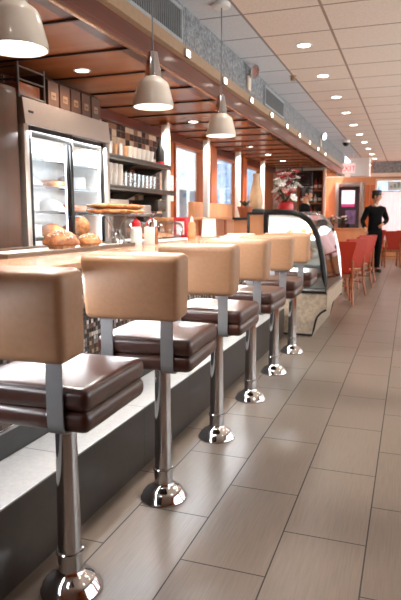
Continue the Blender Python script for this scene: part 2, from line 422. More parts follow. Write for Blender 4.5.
# ------------------------------------------------------------------ stools
def make_stool(label):
    t = thing('counter_stool', label, 'stool', group='swivel stools along the counter')
    b = NB(); lathe(b, [(.102, 0), (.104, .008), (.1, .016), (.094, .022), (.088, .034), (.07, .05), (.05, .06), (.042, .07), (.0405, .075)], seg=36); obj('floor_flange', b, M['chrome'], t, 40)
    b = NB(); lathe(b, [(.0405, .07), (.0405, .128), (.045, .131), (.045, .138), (.0405, .141)], seg=32); obj('collar', b, M['chrome'], t, 40)
    b = NB(); lathe(b, [(.0385, .139), (.033, .61)], seg=32); obj('post', b, M['chrome'], t, 40)
    b = NB(); box(b, -.12, .12, -.12, .12, .607, .623, .004); obj('swivel_plate', b, M['blackmetal'], t)
    # two tier cushion: lower boxing and the padded top
    b = NB(); box(b, -.21, .19, -.2, .205, .621, .688, .026, 4); s = obj('seat', b, M['brown'], t, 60)
    b = NB()
    vs = box(b, -.21, .19, -.2, .205, .683, .752, .024, 5)
    bmesh.ops.subdivide_edges(b, edges=[e for e in b.edges if e.calc_length() > .2], cuts=6, use_grid_fill=True)
    for v in b.verts:
        if v.co.z > .73: v.co.z += .014*max(0, 1-((v.co.x+.01)/.2)**2)*max(0, 1-((v.co.y-.002)/.2)**2)
    obj('seat_pad', b, M['brown'], s, 60)
    b = NB(); pts = []
    for k in range(33):
        a = 2*PI*k/32; c, q = math.cos(a), math.sin(a)
        f = lambda w: math.copysign(abs(w)**.28, w)
        pts.append((f(c)*.191-.01, f(q)*.193+.002, .745))
    tube(b, pts, .0035, 6); obj('piping', b, M['brown'], s, 60)
    # backrest: thick padded slab, leaning a little
    Mb = T(-.03, -.258, .832) @ Matrix.Rotation(math.radians(4), 4, 'X')
    b = NB(); box(b, -.197, .197, -.012, .118, 0, .248, .026, 5)
    bmesh.ops.subdivide_edges(b, edges=[e for e in b.edges if e.calc_length() > .1], cuts=5, use_grid_fill=True)
    for v in b.verts:
        k = max(0, 1-(v.co.x/.197)**2)*max(0, 1-((v.co.z-.124)/.124)**2)
        if v.co.y < .012: v.co.y -= .01*k
        elif v.co.y > .1: v.co.y += .012*k
        v.co.x *= 1+.05*(v.co.z-.118)/.236
    xf(b, b.verts, Mb); back = obj('backrest', b, M['tan'], t, 60)
    for sy in (.01, .098):
        b = NB(); pts = []
        for k in range(33):
            a = 2*PI*k/32
            f = lambda w: math.copysign(abs(w)**.3, w)
            x, z = f(math.cos(a))*.194, .124+f(math.sin(a))*.121
            pts.append(Mb @ Vector((x*(1+.05*(z-.118)/.236), sy, z)))
        tube(b, pts, .0035, 6); obj('seam', b, M['piping'], back, 60)
    for sx in (-1, 1):
        b = NB()
        pts = [(sx*.125-.031, y_, z_) for y_, z_ in ((-.207, .86), (-.2085, .75), (-.2085, .655), (-.206, .635), (-.197, .621), (-.177, .616), (-.06, .616))]
        tube(b, pts, .01, flat=(.05, .006)); br = obj('bracket', b, M['barsteel'], t, 50)
    return t
sy = [1.535, 2.225, 2.975, 3.708, 4.425, 5.18]
sa = [2., 3.5, 1.0, -1.0, 2.0, 1.5]
sl = ['padded swivel stool cropped by the picture edge, tan back, first beside the tray of muffins',
      'padded swivel stool with tan back, second of the row along the counter',
      'padded swivel stool with tan back, third of the row along the counter',
      'padded swivel stool with tan back, fourth of the row along the counter',
      'padded swivel stool with tan back, fifth of the row, one before the last',
      'padded swivel stool with tan back, last of the row, beside the display case']
st0 = make_stool(sl[0]); st0.location = (-1.004, sy[0], 0); st0.rotation_euler.z = math.radians(sa[0])
for k in range(1, 6): dup(st0, (-.967, sy[k], 0), math.radians(sa[k]), sl[k])

# ------------------------------------------------------------------ pendants
def make_pendant(label):
    t = thing('pendant_lamp', label, 'lamp', group='cream pendant lamps over the counter')
    # origin at the ceiling; rim 0.935 below
    b = NB(); lathe(b, [(.06, -.03), (.065, -.024), (.065, .012)]); obj('canopy', b, M['white'], t)
    b = NB(); tube(b, [(0, 0, -.02), (0, 0, -.66)], .0045, 8); obj('cord', b, M['barsteel'], t)
    b = NB(); lathe(b, [(.044, -.787), (.0435, -.76), (.028, -.67), (.026, -.655), (.012, -.65)], seg=24, wob=lambda a, z: .04*math.cos(12*a)); obj('neck', b, M['chrome'], t, 30)
    b = NB(); lathe(b, [(.115, -.95), (.1135, -.928), (.088, -.83), (.08, -.816), (.05, -.792), (.044, -.787)], seg=40, cap=False)
    lathe(b, [(.110, -.949), (.084, -.832), (.076, -.82), (.05, -.797), (.0, -.796)], seg=40, cap=False)
    lathe(b, [(.110, -.949), (.115, -.95)], seg=40, cap=False)
    obj('shade', b, M['enamel'], t, 40)
    b = NB(); lathe(b, [(.0, -.918), (.05, -.916), (.085, -.908), (.101, -.9), (.09, -.895), (.0, -.893)], seg=32); obj('diffuser', b, M['bulb'], t, 50)
    return t
pl = [(1.86, 'cream metal pendant lamp hanging at the upper picture corner, above the tray of muffins'), (3.11, 'cream metal pendant lamp between the other two, above the cake stand'), (4.36, 'cream metal pendant lamp hanging above the red napkin holder')]
pd0 = make_pendant(pl[0][1]); pd0.location = (-1.37, pl[0][0], ZC-.012)
for y, lab in pl[1:]: dup(pd0, (-1.392, y, ZC), 0, lab)
def light(kind, loc, energy, color=(1, 1, 1), size=.1, rot=(0, 0, 0), spot=None, blend=.5, shape=None, sy_=None):
    d = bpy.data.lights.new('light', kind); d.energy = energy; d.color = color
    if kind == 'AREA':
        d.size = size
        if sy_: d.shape = 'RECTANGLE'; d.size_y = sy_
    elif kind == 'SUN': d.angle = size
    else: d.shadow_soft_size = size
    if kind == 'SPOT': d.spot_size = math.radians(spot); d.spot_blend = blend
    o = bpy.data.objects.new('light', d); COL.objects.link(o); o.location = loc; o.rotation_euler = rot
    return o
WARM, NEU, COOL = (1, .8, .62), (1, .94, .88), (.86, .94, 1)
for y in (1.86, 3.11, 4.36):
    light('SPOT', (-1.37 if y < 2 else -1.392, y, 1.815), 60, NEU, .1, (0, 0, 0), 160, .3)

# cool strip light below the edge of the counter
light('AREA', (-1.402, (.3+CE-.1)/2, .95), 36, (.92, .96, 1), .02, (0, math.radians(-48), 0), sy_=CE-.4)
# ------------------------------------------------------------------ ceiling downlights
def make_can(name, label, group, r=.075, z=ZC):
    t = thing(name, label, 'light', group=group)
    b = NB(); lathe(b, [(r*.78, -.004), (r, -.006), (r*1.02, 0), (r*.78, 0)], seg=28, cap=False); obj('trim_ring', b, M['white'], t)
    b = NB(); lathe(b, [(r*.79, -.0035), (r*.79, -.001)], seg=28); obj('lens', b, M['canglow'], t)
    return t
cy_ = [5.62+1.24*k for k in range(10)]
c0 = None
for k, y in enumerate(cy_):
    lab = 'round recessed downlight in the tan ceiling, %s of the row along the aisle' % NTH[k]
    if c0 is None: c0 = make_can('downlight', lab, 'aisle ceiling downlights'); c0.location = (-1.0, y, ZC)
    else: dup(c0, (-1.0, y, ZC), 0, lab)
for y in [5.62+1.24*k for k in range(-4, 10, 1)]:
    light('SPOT', (-1.0, y, ZC-.012), 34 if y > 2 else 22, NEU, .06, (0, 0, 0), 135, .8)
for y in [5.0+2.48*k for k in range(-1, 6)]:  # unseen row added as warm aisle fill, spots without fittings
    light('SPOT', (.9, y, ZC-.012), 50, WARM, .06, (0, 0, 0), 150, .8)
c1 = None
cop = [(-2.257, 3.81), (-2.3, 5.0), (-2.3, 6.2), (-2.3, 7.4), (-2.3, 8.6), (-2.3, 9.8), (-2.3, 11.0)]
for k, (x, y) in enumerate(cop):
    lab = 'small bright downlight in the copper ceiling behind the counter, %s from the fridge' % NTH[k]
    if c1 is None: c1 = make_can('counter_downlight', lab, 'downlights in the copper ceiling', .06); c1.location = (x, y, SB)
    else: dup(c1, (x, y, SB), 0, lab)
    light('SPOT', (x, y, SB-.012), 22 if y < 6 else 42, WARM, .05, (0, 0, 0), 140, .8)
for y in (1.4, 2.6): light('SPOT', (-2.26, y, SB-.012), 16, WARM, .05, (0, 0, 0), 140, .8)
# small square lights on the stone band
q0 = None
for k in range(9):
    y = 4.25+.93*k; lab = 'small square light on the stone band of the soffit, %s from the vent' % NTH[k]
    if q0 is None:
        q0 = thing('band_spotlight', lab, 'light', (SX+.035, y, 2.40), 0, 'square lights on the soffit band')
        b = NB(); box(b, 0, .022, -.045, .045, -.008, .05, .004); obj('housing', b, M['chrome'], q0)
        b = NB(); box(b, .0221, .0235, -.036, .036, -.001, .042); obj('lens', b, M['sqglow'], q0, 0)
    else: dup(q0, (SX+.035, y, 2.40), 0, lab)

# ------------------------------------------------------------------ soffit fittings
def vent(y0, y1, z0, z1, lab):
    t = thing('air_vent', lab, 'vent', (SX, (y0+y1)/2, z0), 0, 'vents in the grey soffit'); h = (y1-y0)/2
    b = NB(); box(b, .0005, .006, -h+.02, h-.02, .02, z1-z0-.02); obj('grille', b, M['grill'], t, 0)
    n = int((y1-y0)/.035)
    b = NB()
    for k in range(n):
        y = -h+.03+k*.035
        box(b, .006, .014, y, y+.012, .02, z1-z0-.02)
    obj('louvre', b, M['grill'], t, 0)
    b = NB(); H_ = z1-z0
    for (a, c, d, e) in ((-h, h, 0, .026), (-h, h, H_-.026, H_), (-h, -h+.026, .026, H_-.026), (h-.026, h, .026, H_-.026)): box(b, .0005, .018, a, c, d, e, .003)
    obj('frame', b, M['ventframe'], t)
vent(2.9, 4.24, 2.492, 2.745, 'long grey louvred vent in the soffit above the first pendant lamps')
vent(6.85, 7.93, 2.505, 2.73, 'framed grey vent in the soffit past the emergency lamp')
def emerg(y, lab):
    t = thing('emergency_lamp', lab, 'lamp', (SX, y, 2.52), 0, 'emergency lamps on the soffit')
    b = NB(); box(b, .0005, .03, -.05, .05, 0, .15, .006); obj('housing', b, M['cream'], t)
    b = NB(); lathe(b, [(.03, 0), (.06, .05), (.065, .06)], seg=20, M=T(.04, -.02, .19) @ Matrix.Rotation(math.radians(105), 4, 'Y') @ Matrix.Rotation(math.radians(25), 4, 'X')); obj('lamp_head', b, M['chrome'], t)
    b = NB(); lathe(b, [(.057, .053), (.057, .056)], seg=20, M=T(.04, -.02, .19) @ Matrix.Rotation(math.radians(105), 4, 'Y') @ Matrix.Rotation(math.radians(25), 4, 'X')); obj('lens', b, M['white'], t)
    b = NB(); tube(b, [(.02, 0, .13), (.03, -.005, .16), (.045, -.015, .19)], .016, 8); obj('bracket', b, M['dark'], t)
emerg(6.12, 'cream emergency lamp with round head on the soffit before the framed vent')
emerg(11.3, 'cream emergency lamp with round head on the soffit near the exit sign')
t = thing('security_camera', 'black dome security camera on the grey ceiling tiles near the exit sign', 'camera', (-1.33, 12.6, ZC))
b = NB(); lathe(b, [(.07, -.05), (.08, -.03), (.08, 0)]); obj('base', b, M['white'], t)
b = NB(); lathe(b, [(.0, -.125), (.035, -.115), (.06, -.09), (.068, -.05), (.06, -.045)]); obj('dome', b, M['black'], t)
t = thing('sprinkler_head', 'small brass sprinkler head on the ceiling at the seam of grey and tan tiles', 'sprinkler', (-1.315, 6.75, ZC))
b = NB(); lathe(b, [(.035, -.008), (.04, -.002), (.04, 0)]); obj('escutcheon', b, M['stone'], t)
b = NB(); lathe(b, [(.026, -.055), (.028, -.05), (.028, -.02), (.02, -.008)], seg=20); obj('nozzle', b, M['stone'], t)
# exit sign
ex = thing('exit_sign', 'red and white EXIT sign hanging from the ceiling at the far end', 'sign', (-1.53, 15.2, 2.28))
b = NB(); box(b, -.17, .17, -.03, .03, 0, .27, .01); obj('housing', b, M['white'], ex)
b = NB(); box(b, -.16, .16, -.0325, -.0305, .01, .26); obj('face', b, glow('lit_white_face', 'ffd2cc', 1.0), ex, 0)
for x in (-.12, .12):
    b = NB(); tube(b, [(x, 0, .245), (x, 0, ZC-2.28)], .006, 6); obj('hanger_rod', b, M['white'], ex)
fc = bpy.data.curves.new('letters', 'FONT'); fc.body = 'EXIT'; fc.size = .18; fc.extrude = .002; fc.align_x = 'CENTER'; fc.align_y = 'CENTER'
fo = bpy.data.objects.new('letters_src', fc); COL.objects.link(fo)
dg = bpy.context.evaluated_depsgraph_get(); me = bpy.data.meshes.new_from_object(fo.evaluated_get(dg)); bpy.data.objects.remove(fo)
me.materials.clear(); me.materials.append(glow('exit_red', 'e0352c', 1.6))
lo = bpy.data.objects.new('letters', me); COL.objects.link(lo); lo.parent = ex; lo.location = (0, -.036, .125); lo.rotation_euler = (PI/2, 0, 0); lo['label'] = 'red EXIT lettering'

# ------------------------------------------------------------------ fridge
FR0, FR1, FRX, FRB = 3.33, 4.49, -2.42, -2.86
fr = thing('display_fridge', 'tall steel display fridge with two sliding glass doors behind the counter', 'fridge', (FRX, FR0, 0))
def lf(o): o.location = (-FRX, -FR0, 0); return o
b = NB(); box(b, FRB, FRX, FR0, FR0+.05, 0, 1.83, .004); box(b, FRB, FRX, FR1-.05, FR1, 0, 1.83, .004); box(b, FRB, FRB+.03, FR0+.05, FR1-.05, 0, 1.83); box(b, FRB+.03, FRX, FR0+.05, FR1-.05, 0, .72)
lf(obj('cabinet', b, M['steel'], fr))
b = NB(); prism(b, [(FRB, 1.83), (FRX+.012, 1.83), (FRX-.005, 1.998), (FRB, 1.998)], FR0, FR1); lf(obj('header', b, M['steel'], fr))
b = NB(); box(b, FRX-.006, FRX+.0, FR0+.05, FR0+.10, 1.905, 1.92); o = lf(obj('badge', b, M['black'], fr)); o.location.x += .0085
b = NB(); box(b, FRB+.031, FRB+.036, FR0+.05, FR1-.05, .72, 1.83); lf(obj('liner', b, M['white'], fr, 0))
b = NB(); box(b, FRX-.09, FRX-.06, FR0+.06, FR1-.06, 1.80, 1.825); lf(obj('light_tube', b, M['tubeglow'], fr, 0))
mid = (FR0+FR1)/2
for (a, c, xo) in ((FR0+.05, mid+.02, -.005), (mid-.02, FR1-.05, -.028)):
    b = NB(); X0, X1 = FRX+xo-.018, FRX+xo
    for (y0, y1, z0, z1) in ((a, a+.035, .74, 1.828), (c-.035, c, .74, 1.828), (a+.035, c-.035, .74, .78), (a+.035, c-.035, 1.755, 1.828)): box(b, X0, X1, y0, y1, z0, z1, .003)
    d = lf(obj('door', b, M['blackmetal'], fr))
    b = NB(); box(b, X0+.006, X0+.012, a+.035, c-.035, .78, 1.755); obj('pane', b, M['fridgeglass'], d, 0)
shz = [.80, 1.06, 1.25, 1.43, 1.62]
for z in shz:
    b = NB(); box(b, FRB+.04, FRX-.06, FR0+.052, FR1-.052, z-.008, z); lf(obj('shelf', b, M['chrome'], fr, 0))
for y in (FR0+.07, mid, FR1-.07):  # upright tubes and lamps added to brighten the food from the front
    b = NB(); box(b, FRX-.062, FRX-.052, y-.01, y+.01, .82, 1.74, .002); lf(obj('light_tube', b, M['tubeglow'], fr))
    light('AREA', (FRX-.065, y, 1.28), 4, (.95, .98, 1), .9, (0, PI/2, 0), sy_=.02)
light('AREA', ((FRB+FRX)/2+.1, mid, 1.795), 50, (.95, .98, 1), .3, (0, 0, 0), sy_=1.0)
# food in the fridge
def plate_with(name, x, y, z, r, lab, cat, mat, kind):
    t = thing(name, lab, cat, (x, y, z), random.uniform(0, 6))
    b = NB(); lathe(b, [(r*.6, 0), (r*.98, .012), (r, .016), (r*.9, .014), (r*.5, .006)], seg=24); obj('plate', b, M['white'], t)
    b = NB()
    if kind == 'pie': lathe(b, [(r*.7, .008), (r*.82, .05), (r*.75, .06), (r*.3, .07), (0, .07)], seg=24, wob=lambda a, z: .03*math.cos(14*a))
    elif kind == 'mound':
        lathe(b, [(r*.75, .008), (r*.8, .03), (r*.6, .075), (r*.3, .10), (0, .11)], seg=18, wob=lambda a, z: .08*math.sin(5*a+z*60))
    elif kind == 'cake': lathe(b, [(r*.7, .008), (r*.72, .012), (r*.72, .1), (r*.68, .11), (0, .112)], seg=28)
    obj('food', b, mat, t, 60)
    return t
F = [(.3, 3, 'mound', 'white'), (.62, 3, 'pie', 'crust'), (.93, 3, 'cake', 'white'), (.28, 2, 'cake', 'cream'), (.6, 2, 'mound', 'white'), (.92, 2, 'pie', 'pinkfood'),
     (.3, 4, 'pie', 'cream'), (.65, 4, 'mound', 'cream'), (.9, 4, 'cake', 'white'), (.3, 1, 'cake', 'white'), (.62, 1, 'mound', 'pinkfood'), (.93, 1, 'mound', 'crust'),
     (.3, 0, 'pie', 'crust'), (.85, 0, 'cake', 'white')]
rows = ['bottom', 'second', 'middle', 'fourth', 'top']
kindn = {'mound': 'piled dessert', 'pie': 'round pie', 'cake': 'tall round cake'}
coln = {'white': 'white', 'crust': 'golden', 'cream': 'cream coloured', 'pinkfood': 'orange'}
nm = {'mound': 'dessert_plate', 'pie': 'pie_plate', 'cake': 'cake_plate'}
for (dy, r_, k_, m_) in F:
    side = 'cupboard side' if dy < .4 else ('at the door post' if dy < .8 else 'tile side')
    plate_with(nm[k_], -2.65, FR0+dy, shz[r_], .15, '%s %s on the %s fridge shelf, %s' % (coln[m_], kindn[k_], rows[r_], side), 'dessert', M[m_], k_)
# melon half leaning in the right door
t = thing('melon_half', 'cut orange melon half standing on the middle shelf of the fridge', 'fruit', (-2.49, FR0+.78, 1.06))
b = NB(); lathe(b, [(0, -.075), (.05, -.06), (.075, -.03), (.085, 0)], seg=20, cap=False, M=T(0, 0, .086) @ Matrix.Rotation(math.radians(-95), 4, 'Y')); obj('rind', b, M['crust'], t)
b = NB(); lathe(b, [(.083, .0), (.04, .002), (.038, -.02), (0, -.025)], seg=20, M=T(0, 0, .086) @ Matrix.Rotation(math.radians(-95), 4, 'Y') @ Matrix.Scale(-1, 4, (0, 0, 1)), cap=False); obj('flesh', b, M['pinkfood'], t)

# boxes on top of the fridge
fbx = [3.72, 3.87, 4.02, 4.17, 4.32]
bx0 = None
for k, y in enumerate(fbx):
    lab = 'brown file box with a round finger hole, %s of five standing on the fridge' % NTH[k]
    if bx0 is None:
        bx0 = thing('file_box', lab, 'box', (-2.47, y, 1.998), 0, 'file boxes on the fridge')
        b = NB(); prism(b, [(.028, 0), (-.26, 0), (-.26, .21), (-.03, .21), (.028, .17)], -.065, .065); obj('case', b, plain('brown_card', '55392a', .6), bx0, 0)
        b = NB(); lathe(b, [(.02, 0), (.02, .004)], seg=18, M=T(.0, 0, .1905) @ Matrix.Rotation(math.radians(35), 4, 'Y')); obj('finger_hole', b, M['black'], bx0)
        b = NB(); box(b, .0285, .0295, -.03, .03, .05, .1); obj('label_card', b, plain('tan_label', '9c7a5c', .6), bx0, 0)
        b = NB(); box(b, .0297, .0300, -.02, .02, .07, .078); box(b, .0297, .03, -.015, .015, .06, .065); obj('label_print', b, M['black'], bx0, 0)
    else: dup(bx0, (-2.47, y, 1.998), 0, lab)
# dark rack at the end of the fridge top
t = thing('wire_rack', 'dark metal rack with bars on the fridge top beside the file boxes', 'rack', (-2.6, 3.5, 1.998))
for z in (.02, .12, .2):
    b = NB(); tube(b, [(.14, -.16, z), (.14, .13, z)], .007, 8); tube(b, [(-.2, -.16, z), (-.2, .13, z)], .007, 8); tube(b, [(-.2, -.16, z), (.14, -.16, z)], .007, 8); obj('rail', b, M['dark'], t)
for x in (-.2, .14):
    for y in (-.16, .13):
        b = NB(); tube(b, [(x, y, 0), (x, y, .225)], .009, 8); obj('upright', b, M['dark'], t)
b = NB(); box(b, -.19, .13, -.13, .1, .027, .11, .01); obj('bin', b, M['chairwood'], t)

# wall unit left of the fridge (dark wood end panel)
b = NB(); box(b, WL+.001, -2.45, 2.35, 3.30, 0, 2.05, .006); un = tag(obj('tall_cupboard', b, M['darkwalnut']), 'dark walnut cupboard beside the steel fridge', 'cupboard')
b = NB(); box(b, -2.4495, -2.43, 2.37, 2.82, .1, 2.02, .006); d = obj('door', b, M['darkwalnut'], un); b = NB(); tube(b, [(-2.425, 2.79, 1.0), (-2.41, 2.79, 1.02), (-2.41, 2.79, 1.14), (-2.425, 2.79, 1.16)], .006, 8); obj('handle', b, M['chrome'], d)
b = NB(); box(b, -2.4495, -2.43, 2.83, 3.28, .1, 2.02, .006); d = obj('door', b, M['darkwalnut'], un); b = NB(); tube(b, [(-2.425, 2.86, 1.0), (-2.41, 2.86, 1.02), (-2.41, 2.86, 1.14), (-2.425, 2.86, 1.16)], .006, 8); obj('handle', b, M['chrome'], d)

# ------------------------------------------------------------------ shelves with cups, coffee machine
S0, S1 = 4.62, 6.08
def wshelf(z, lab, y1):
    t = thing('wall_shelf', lab, 'shelf', (WL, S0, z), 0, 'steel wall shelves')
    b = NB(); box(b, .0, .36, 0, y1-S0, -.03, 0, .004); obj('board', b, M['dark'], t)
    b = NB(); box(b, .345, .365, 0, y1-S0, 0, .018, .003); obj('lip', b, M['dark'], t)
    for y in (.06, (y1-S0)/2, y1-S0-.06):
        b = NB(); prism(b, [(0, -.03), (.3, -.03), (0, -.16)], y-.01, y+.01); obj('bracket', b, M['dark'], t)
wshelf(1.76, 'upper steel shelf with cups on the brown and cream tiled wall', S1)
wshelf(1.49, 'lower steel shelf with glasses on the brown and cream tiled wall', S1+.12)
# cups on the upper shelf
def cup_stack(h, r0, r1, mat, n):
    b = NB()
    lathe(b, [(r0, 0), (r1, h)], seg=16)
    for k in range(n): lathe(b, [(r1*1.01, h+k*.016), (r1*1.06, h+k*.016+.012), (r1*1.0, h+k*.016+.016)], seg=16)
    return b
spec = [('paper_cup', 'tan paper cup', .11, .033, .043, 'papercup'), ('steel_tin', 'steel tin', .12, .045, .045, 'steel'), ('paper_cup', 'white paper cup', .12, .03, .042, 'paper')]
yk = S0+.07
seq = [1, 1, 0, 1, 0, 2, 2, 2, 2, 2, 2]
cnt = {}
for i, k in enumerate(seq):
    n_, d_, h, r0, r1, m_ = spec[k]; cnt[k] = cnt.get(k, 0)+1
    where = 'on the upper shelf, %s along from the fridge' % NTH[i]
    b = NB(); lathe(b, [(r0, 0), (r1, h), (r1*1.05, h+.003), (r1*1.05, h+.012), (r1*.96, h+.012)], seg=18)
    o = obj(n_, b, M[m_]); o.location = (-2.6, yk, 1.76); tag(o, '%s standing %s' % (d_, where), 'cup', 'cups on the upper steel shelf'); yk += .105 if k == 1 else .1
# lower shelf: stacks of white cups then glasses
yk = S0+.07
for i in range(4):
    b = cup_stack(.12, .032, .042, None, 6); o = obj('cup_stack', b, M['paper']); o.location = (-2.6, yk, 1.49)
    tag(o, 'white stack of paper cups on the lower shelf, %s from the fridge' % NTH[i], 'cups', 'paper cup stacks on the lower shelf'); yk += .1
g0 = None
for i in range(8):
    b = NB(); lathe(b, [(.028, 0), (.036, .15), (.034, .15), (.026, .01), (0, .008)], seg=18, cap=False)
    lab = 'clear tall glass on the lower shelf, %s past the paper cup stacks' % NTH[i]
    o = obj('drinking_glass', b, M['thickglass']) if g0 is None else g0.copy()
    if g0 is None: g0 = o
    else: b.free(); COL.objects.link(o)
    o.location = (-2.6, yk+.02, 1.49); tag(o, lab, 'glass', 'glasses on the lower shelf'); yk += .095
# dark speaker-like lamp bracket by the post
t = thing('black_bottle', 'dark bottle with red label at the end of the upper shelf', 'bottle', (-2.6, 5.97, 1.76))
b = NB(); lathe(b, [(.045, 0), (.047, .01), (.047, .17), (.02, .22), (.018, .28), (0, .28)], seg=18); obj('bottle_body', b, M['black'], t)
b = NB(); lathe(b, [(.0475, .02), (.0475, .055)], seg=18, cap=False); obj('bottle_label', b, M['redplastic'], t)
# back work table below the shelves with machines
t = thing('back_worktop', 'dark back counter under the steel shelves against the tiled wall', 'counter', (-2.66, 5.3, 0))
b = NB(); box(b, -.21, .21, -.76, .67, .86, .9, .006); obj('top', b, M['steel'], t)
b = NB(); box(b, -.2, .19, -.75, .66, .0, .8599); obj('cabinet', b, M['darkbase'], t, 0)
def machine(y, w, h, lab, mat):
    t = thing('coffee_machine', lab, 'machine', (-2.66, y, .9), 0)
    b = NB(); box(b, -.16, .14, -w/2, w/2, 0, .05, .008); obj('base', b, M['blackmetal'], t)
    b = NB(); box(b, -.16, -.02, -w/2, w/2, .05, h-.12, .008); obj('column', b, mat, t)
    b = NB(); box(b, -.16, .15, -w/2, w/2, h-.12, h, .012); obj('head', b, mat, t)
    b = NB(); lathe(b, [(.03, .05), (.065, .07), (.07, .13), (.045, .19), (.05, .2)], seg=20, M=T(.07, 0, 0)); jug = obj('jug', b, M['thickglass'], t)
    b = NB(); tube(b, [(.115, 0, .18), (.16, 0, .17), (.16, 0, .1), (.13, 0, .08)], .008, 8); obj('handle', b, M['black'], jug)
machine(4.85, .36, .48, 'steel coffee machine under the lower shelf beside the fridge', M['steel'])
machine(5.4, .26, .44, 'steel coffee machine in the middle under the lower shelf', M['steel'])
machine(5.82, .22, .5, 'dark coffee machine under the shelf end beside the bright post', M['dark'])

# bright posts
p0 = None
for k, y in enumerate((6.04, 7.4, 8.9, 10.5)):
    lab = 'slim cream post rising from the wooden partition, %s from the shelves' % NTH[k]
    if p0 is None:
        p0 = thing('slim_post', lab, 'post', (-2.56, y, 0), 0, 'cream posts by the windows')
        b = NB(); box(b, -.035, .035, -.045, .045, 0, SB-.05, .006); obj('shaft', b, M['white'], p0)
        b = NB(); box(b, -.05, .05, -.06, .06, SB-.05, SB-.0005, .006); obj('cap', b, M['gleam'], p0)
    else: dup(p0, (-2.56, y, 0), 0, lab)
    light('SPOT', (-2.42, y-.12, SB-.02), 45, NEU, .03, (0, 0, 0), 120, .6)
# notice on the wood wall
b = NB(); box(b, WL, WL+.006, 6.8, 7.02, 1.42, 1.74); o = tag(obj('notice_sign', b, M['paper'], None, 0), 'white paper notice pinned on the orange wood wall before the first window', 'notice')
b = NB()
for z in (1.5, 1.55, 1.6, 1.65): box(b, WL+.0062, WL+.0068, 6.84, 6.98, z, z+.012)
obj('printed_lines', b, plain('pale_brown_ink', 'b9805c', .7), o, 0)

# ------------------------------------------------------------------ partition behind the counter
t = thing('low_partition', 'low orange wood partition with ledge behind the far end of the counter', 'partition', (-2.33, 6.8, 0))
b = NB(); box(b, -.03, .03, -1.4, 2.6, 0, 1.18); obj('panel', b, M['palewood'], t, 0)
b = NB(); box(b, -.09, .07, -1.42, 2.62, 1.18, 1.215, .006); obj('ledge', b, M['palewood'], t)
for y in (-1.38, -.4, .6, 1.6, 2.56):
    b = NB(); box(b, .03, .042, y-.03, y+.03, 0, 1.18); obj('stile', b, M['orangewood'], t, 0)
t = thing('booth_back', 'orange wooden booth back rising above the partition by the windows', 'booth', (-2.745, 8.2, 0))
b = NB(); box(b, -.04, .04, -.9, .9, 0, 1.42, .01); obj('back_panel', b, M['palewood'], t)
b = NB(); box(b, .04, .13, -.62, .52, 0, .45, .02); obj('bench', b, M['orangewood'], t)

# ------------------------------------------------------------------ things on the counter
CZ = 1.033
# long tray with muffins
tr = thing('baking_tray', 'long dark rimmed baking tray on the counter under the muffins', 'tray', (-1.86, 2.92, CZ))
b = NB(); box(b, -.17, .17, -.75, .66, .0, .006); obj('tray_base', b, M['traymat'], tr, 0)
b = NB()
for (x0, x1, y0, y1) in ((-.17, -.162, -.75, .66), (.162, .17, -.75, .66), (-.162, .162, -.75, -.742), (-.162, .162, .652, .66)): box(b, x0, x1, y0, y1, .006, .022, .002)
obj('rim', b, M['traymat'], tr)
b = NB(); box(b, -.16, .16, -.74, .65, .0061, .008); obj('liner_paper', b, M['paper'], tr, 0)
def muffin(x, y, z, r, lab, mat, lump, name='muffin'):
    t = thing(name, lab, 'pastry', (x, y, z))
    b = NB(); lathe(b, [(r*.7, 0), (r*.8, .25*r)], seg=28, wob=lambda a, z: .04*math.cos(14*a)); obj('paper_case', b, M['papercup'], t, 20)
    b = NB(); lathe(b, [(r*.78, .2*r), (r*1.0, .28*r), (r*1.02, .45*r), (r*.88, .72*r), (r*.5, .96*r), (0, 1.03*r)], seg=30, wob=lambda a, z: lump*(math.sin(5*a+z*40)+.7*math.sin(9*a-z*70)+.5*math.sin(14*a+z*110))); obj('crown', b, mat, t, 60)
    random.seed(3); b = NB()
    for k in range(40):
        a = random.uniform(0, 6.28); q = random.uniform(.1, .95)
        ball(b, (math.cos(a)*r*q, math.sin(a)*r*q, r*(1.04-.48*q*q)), r*random.uniform(.07, .13), (1, 1, .7), 8, 5, .15)
    obj('topping', b, M['crumb'], t, 60)
muffin(-1.85, 2.85, CZ+.008, .098, 'large lumpy glazed muffin on the tray beside the fridge side', M['pastry'], .06)
muffin(-1.83, 3.12, CZ+.008, .076, 'smooth golden muffin on the tray beside the cake stand', M['crust'], .03)
# cake stand
ck = thing('cake_stand', 'glass hourglass cake stand holding flat pies on the counter', 'cake stand', (-1.78, 3.38, CZ))
b = NB(); lathe(b, [(.075, 0), (.078, .006), (.06, .03), (.035, .075), (.028, .1), (.034, .125), (.055, .16), (.075, .19)], seg=32, wob=lambda a, z: .06*math.cos(10*a)); obj('pedestal', b, M['thickglass'], ck, 40)
b = NB(); lathe(b, [(.02, .19), (.23, .196), (.255, .204), (.255, .209), (.235, .202), (.02, .197)], seg=40); obj('plate', b, M['thickglass'], ck)
for i, (dx, dy, dz, lab) in enumerate(((-.0, -.12, .2095, 'flat brown pie on the cake stand toward the fridge side'), (.0, .13, .2095, 'flat brown pie on the cake stand toward the shakers'), (-.0, -.115, .2412, 'flat brown pie lying on the fridge side one on the cake stand'), (-.0, .125, .2412, 'flat brown pie lying on the shaker side one on the cake stand'))):
    t = thing('flat_pie', lab, 'pie', (-1.78+dx, 3.38+dy, CZ+dz), i)
    b = NB(); lathe(b, [(.1, 0), (.118, .009), (.12, .018), (.113, .023)], seg=48, wob=lambda a, z: .05*math.cos(11*a)+.03*math.sin(7*a+z*90)); obj('crust', b, M['crust'], t, 40)
    b = NB(); lathe(b, [(.106, .0231), (.07, .03), (0, .031)], seg=26, wob=lambda a, z: .05*math.sin(7*a)); obj('filling', b, M['pie'], t, 60)
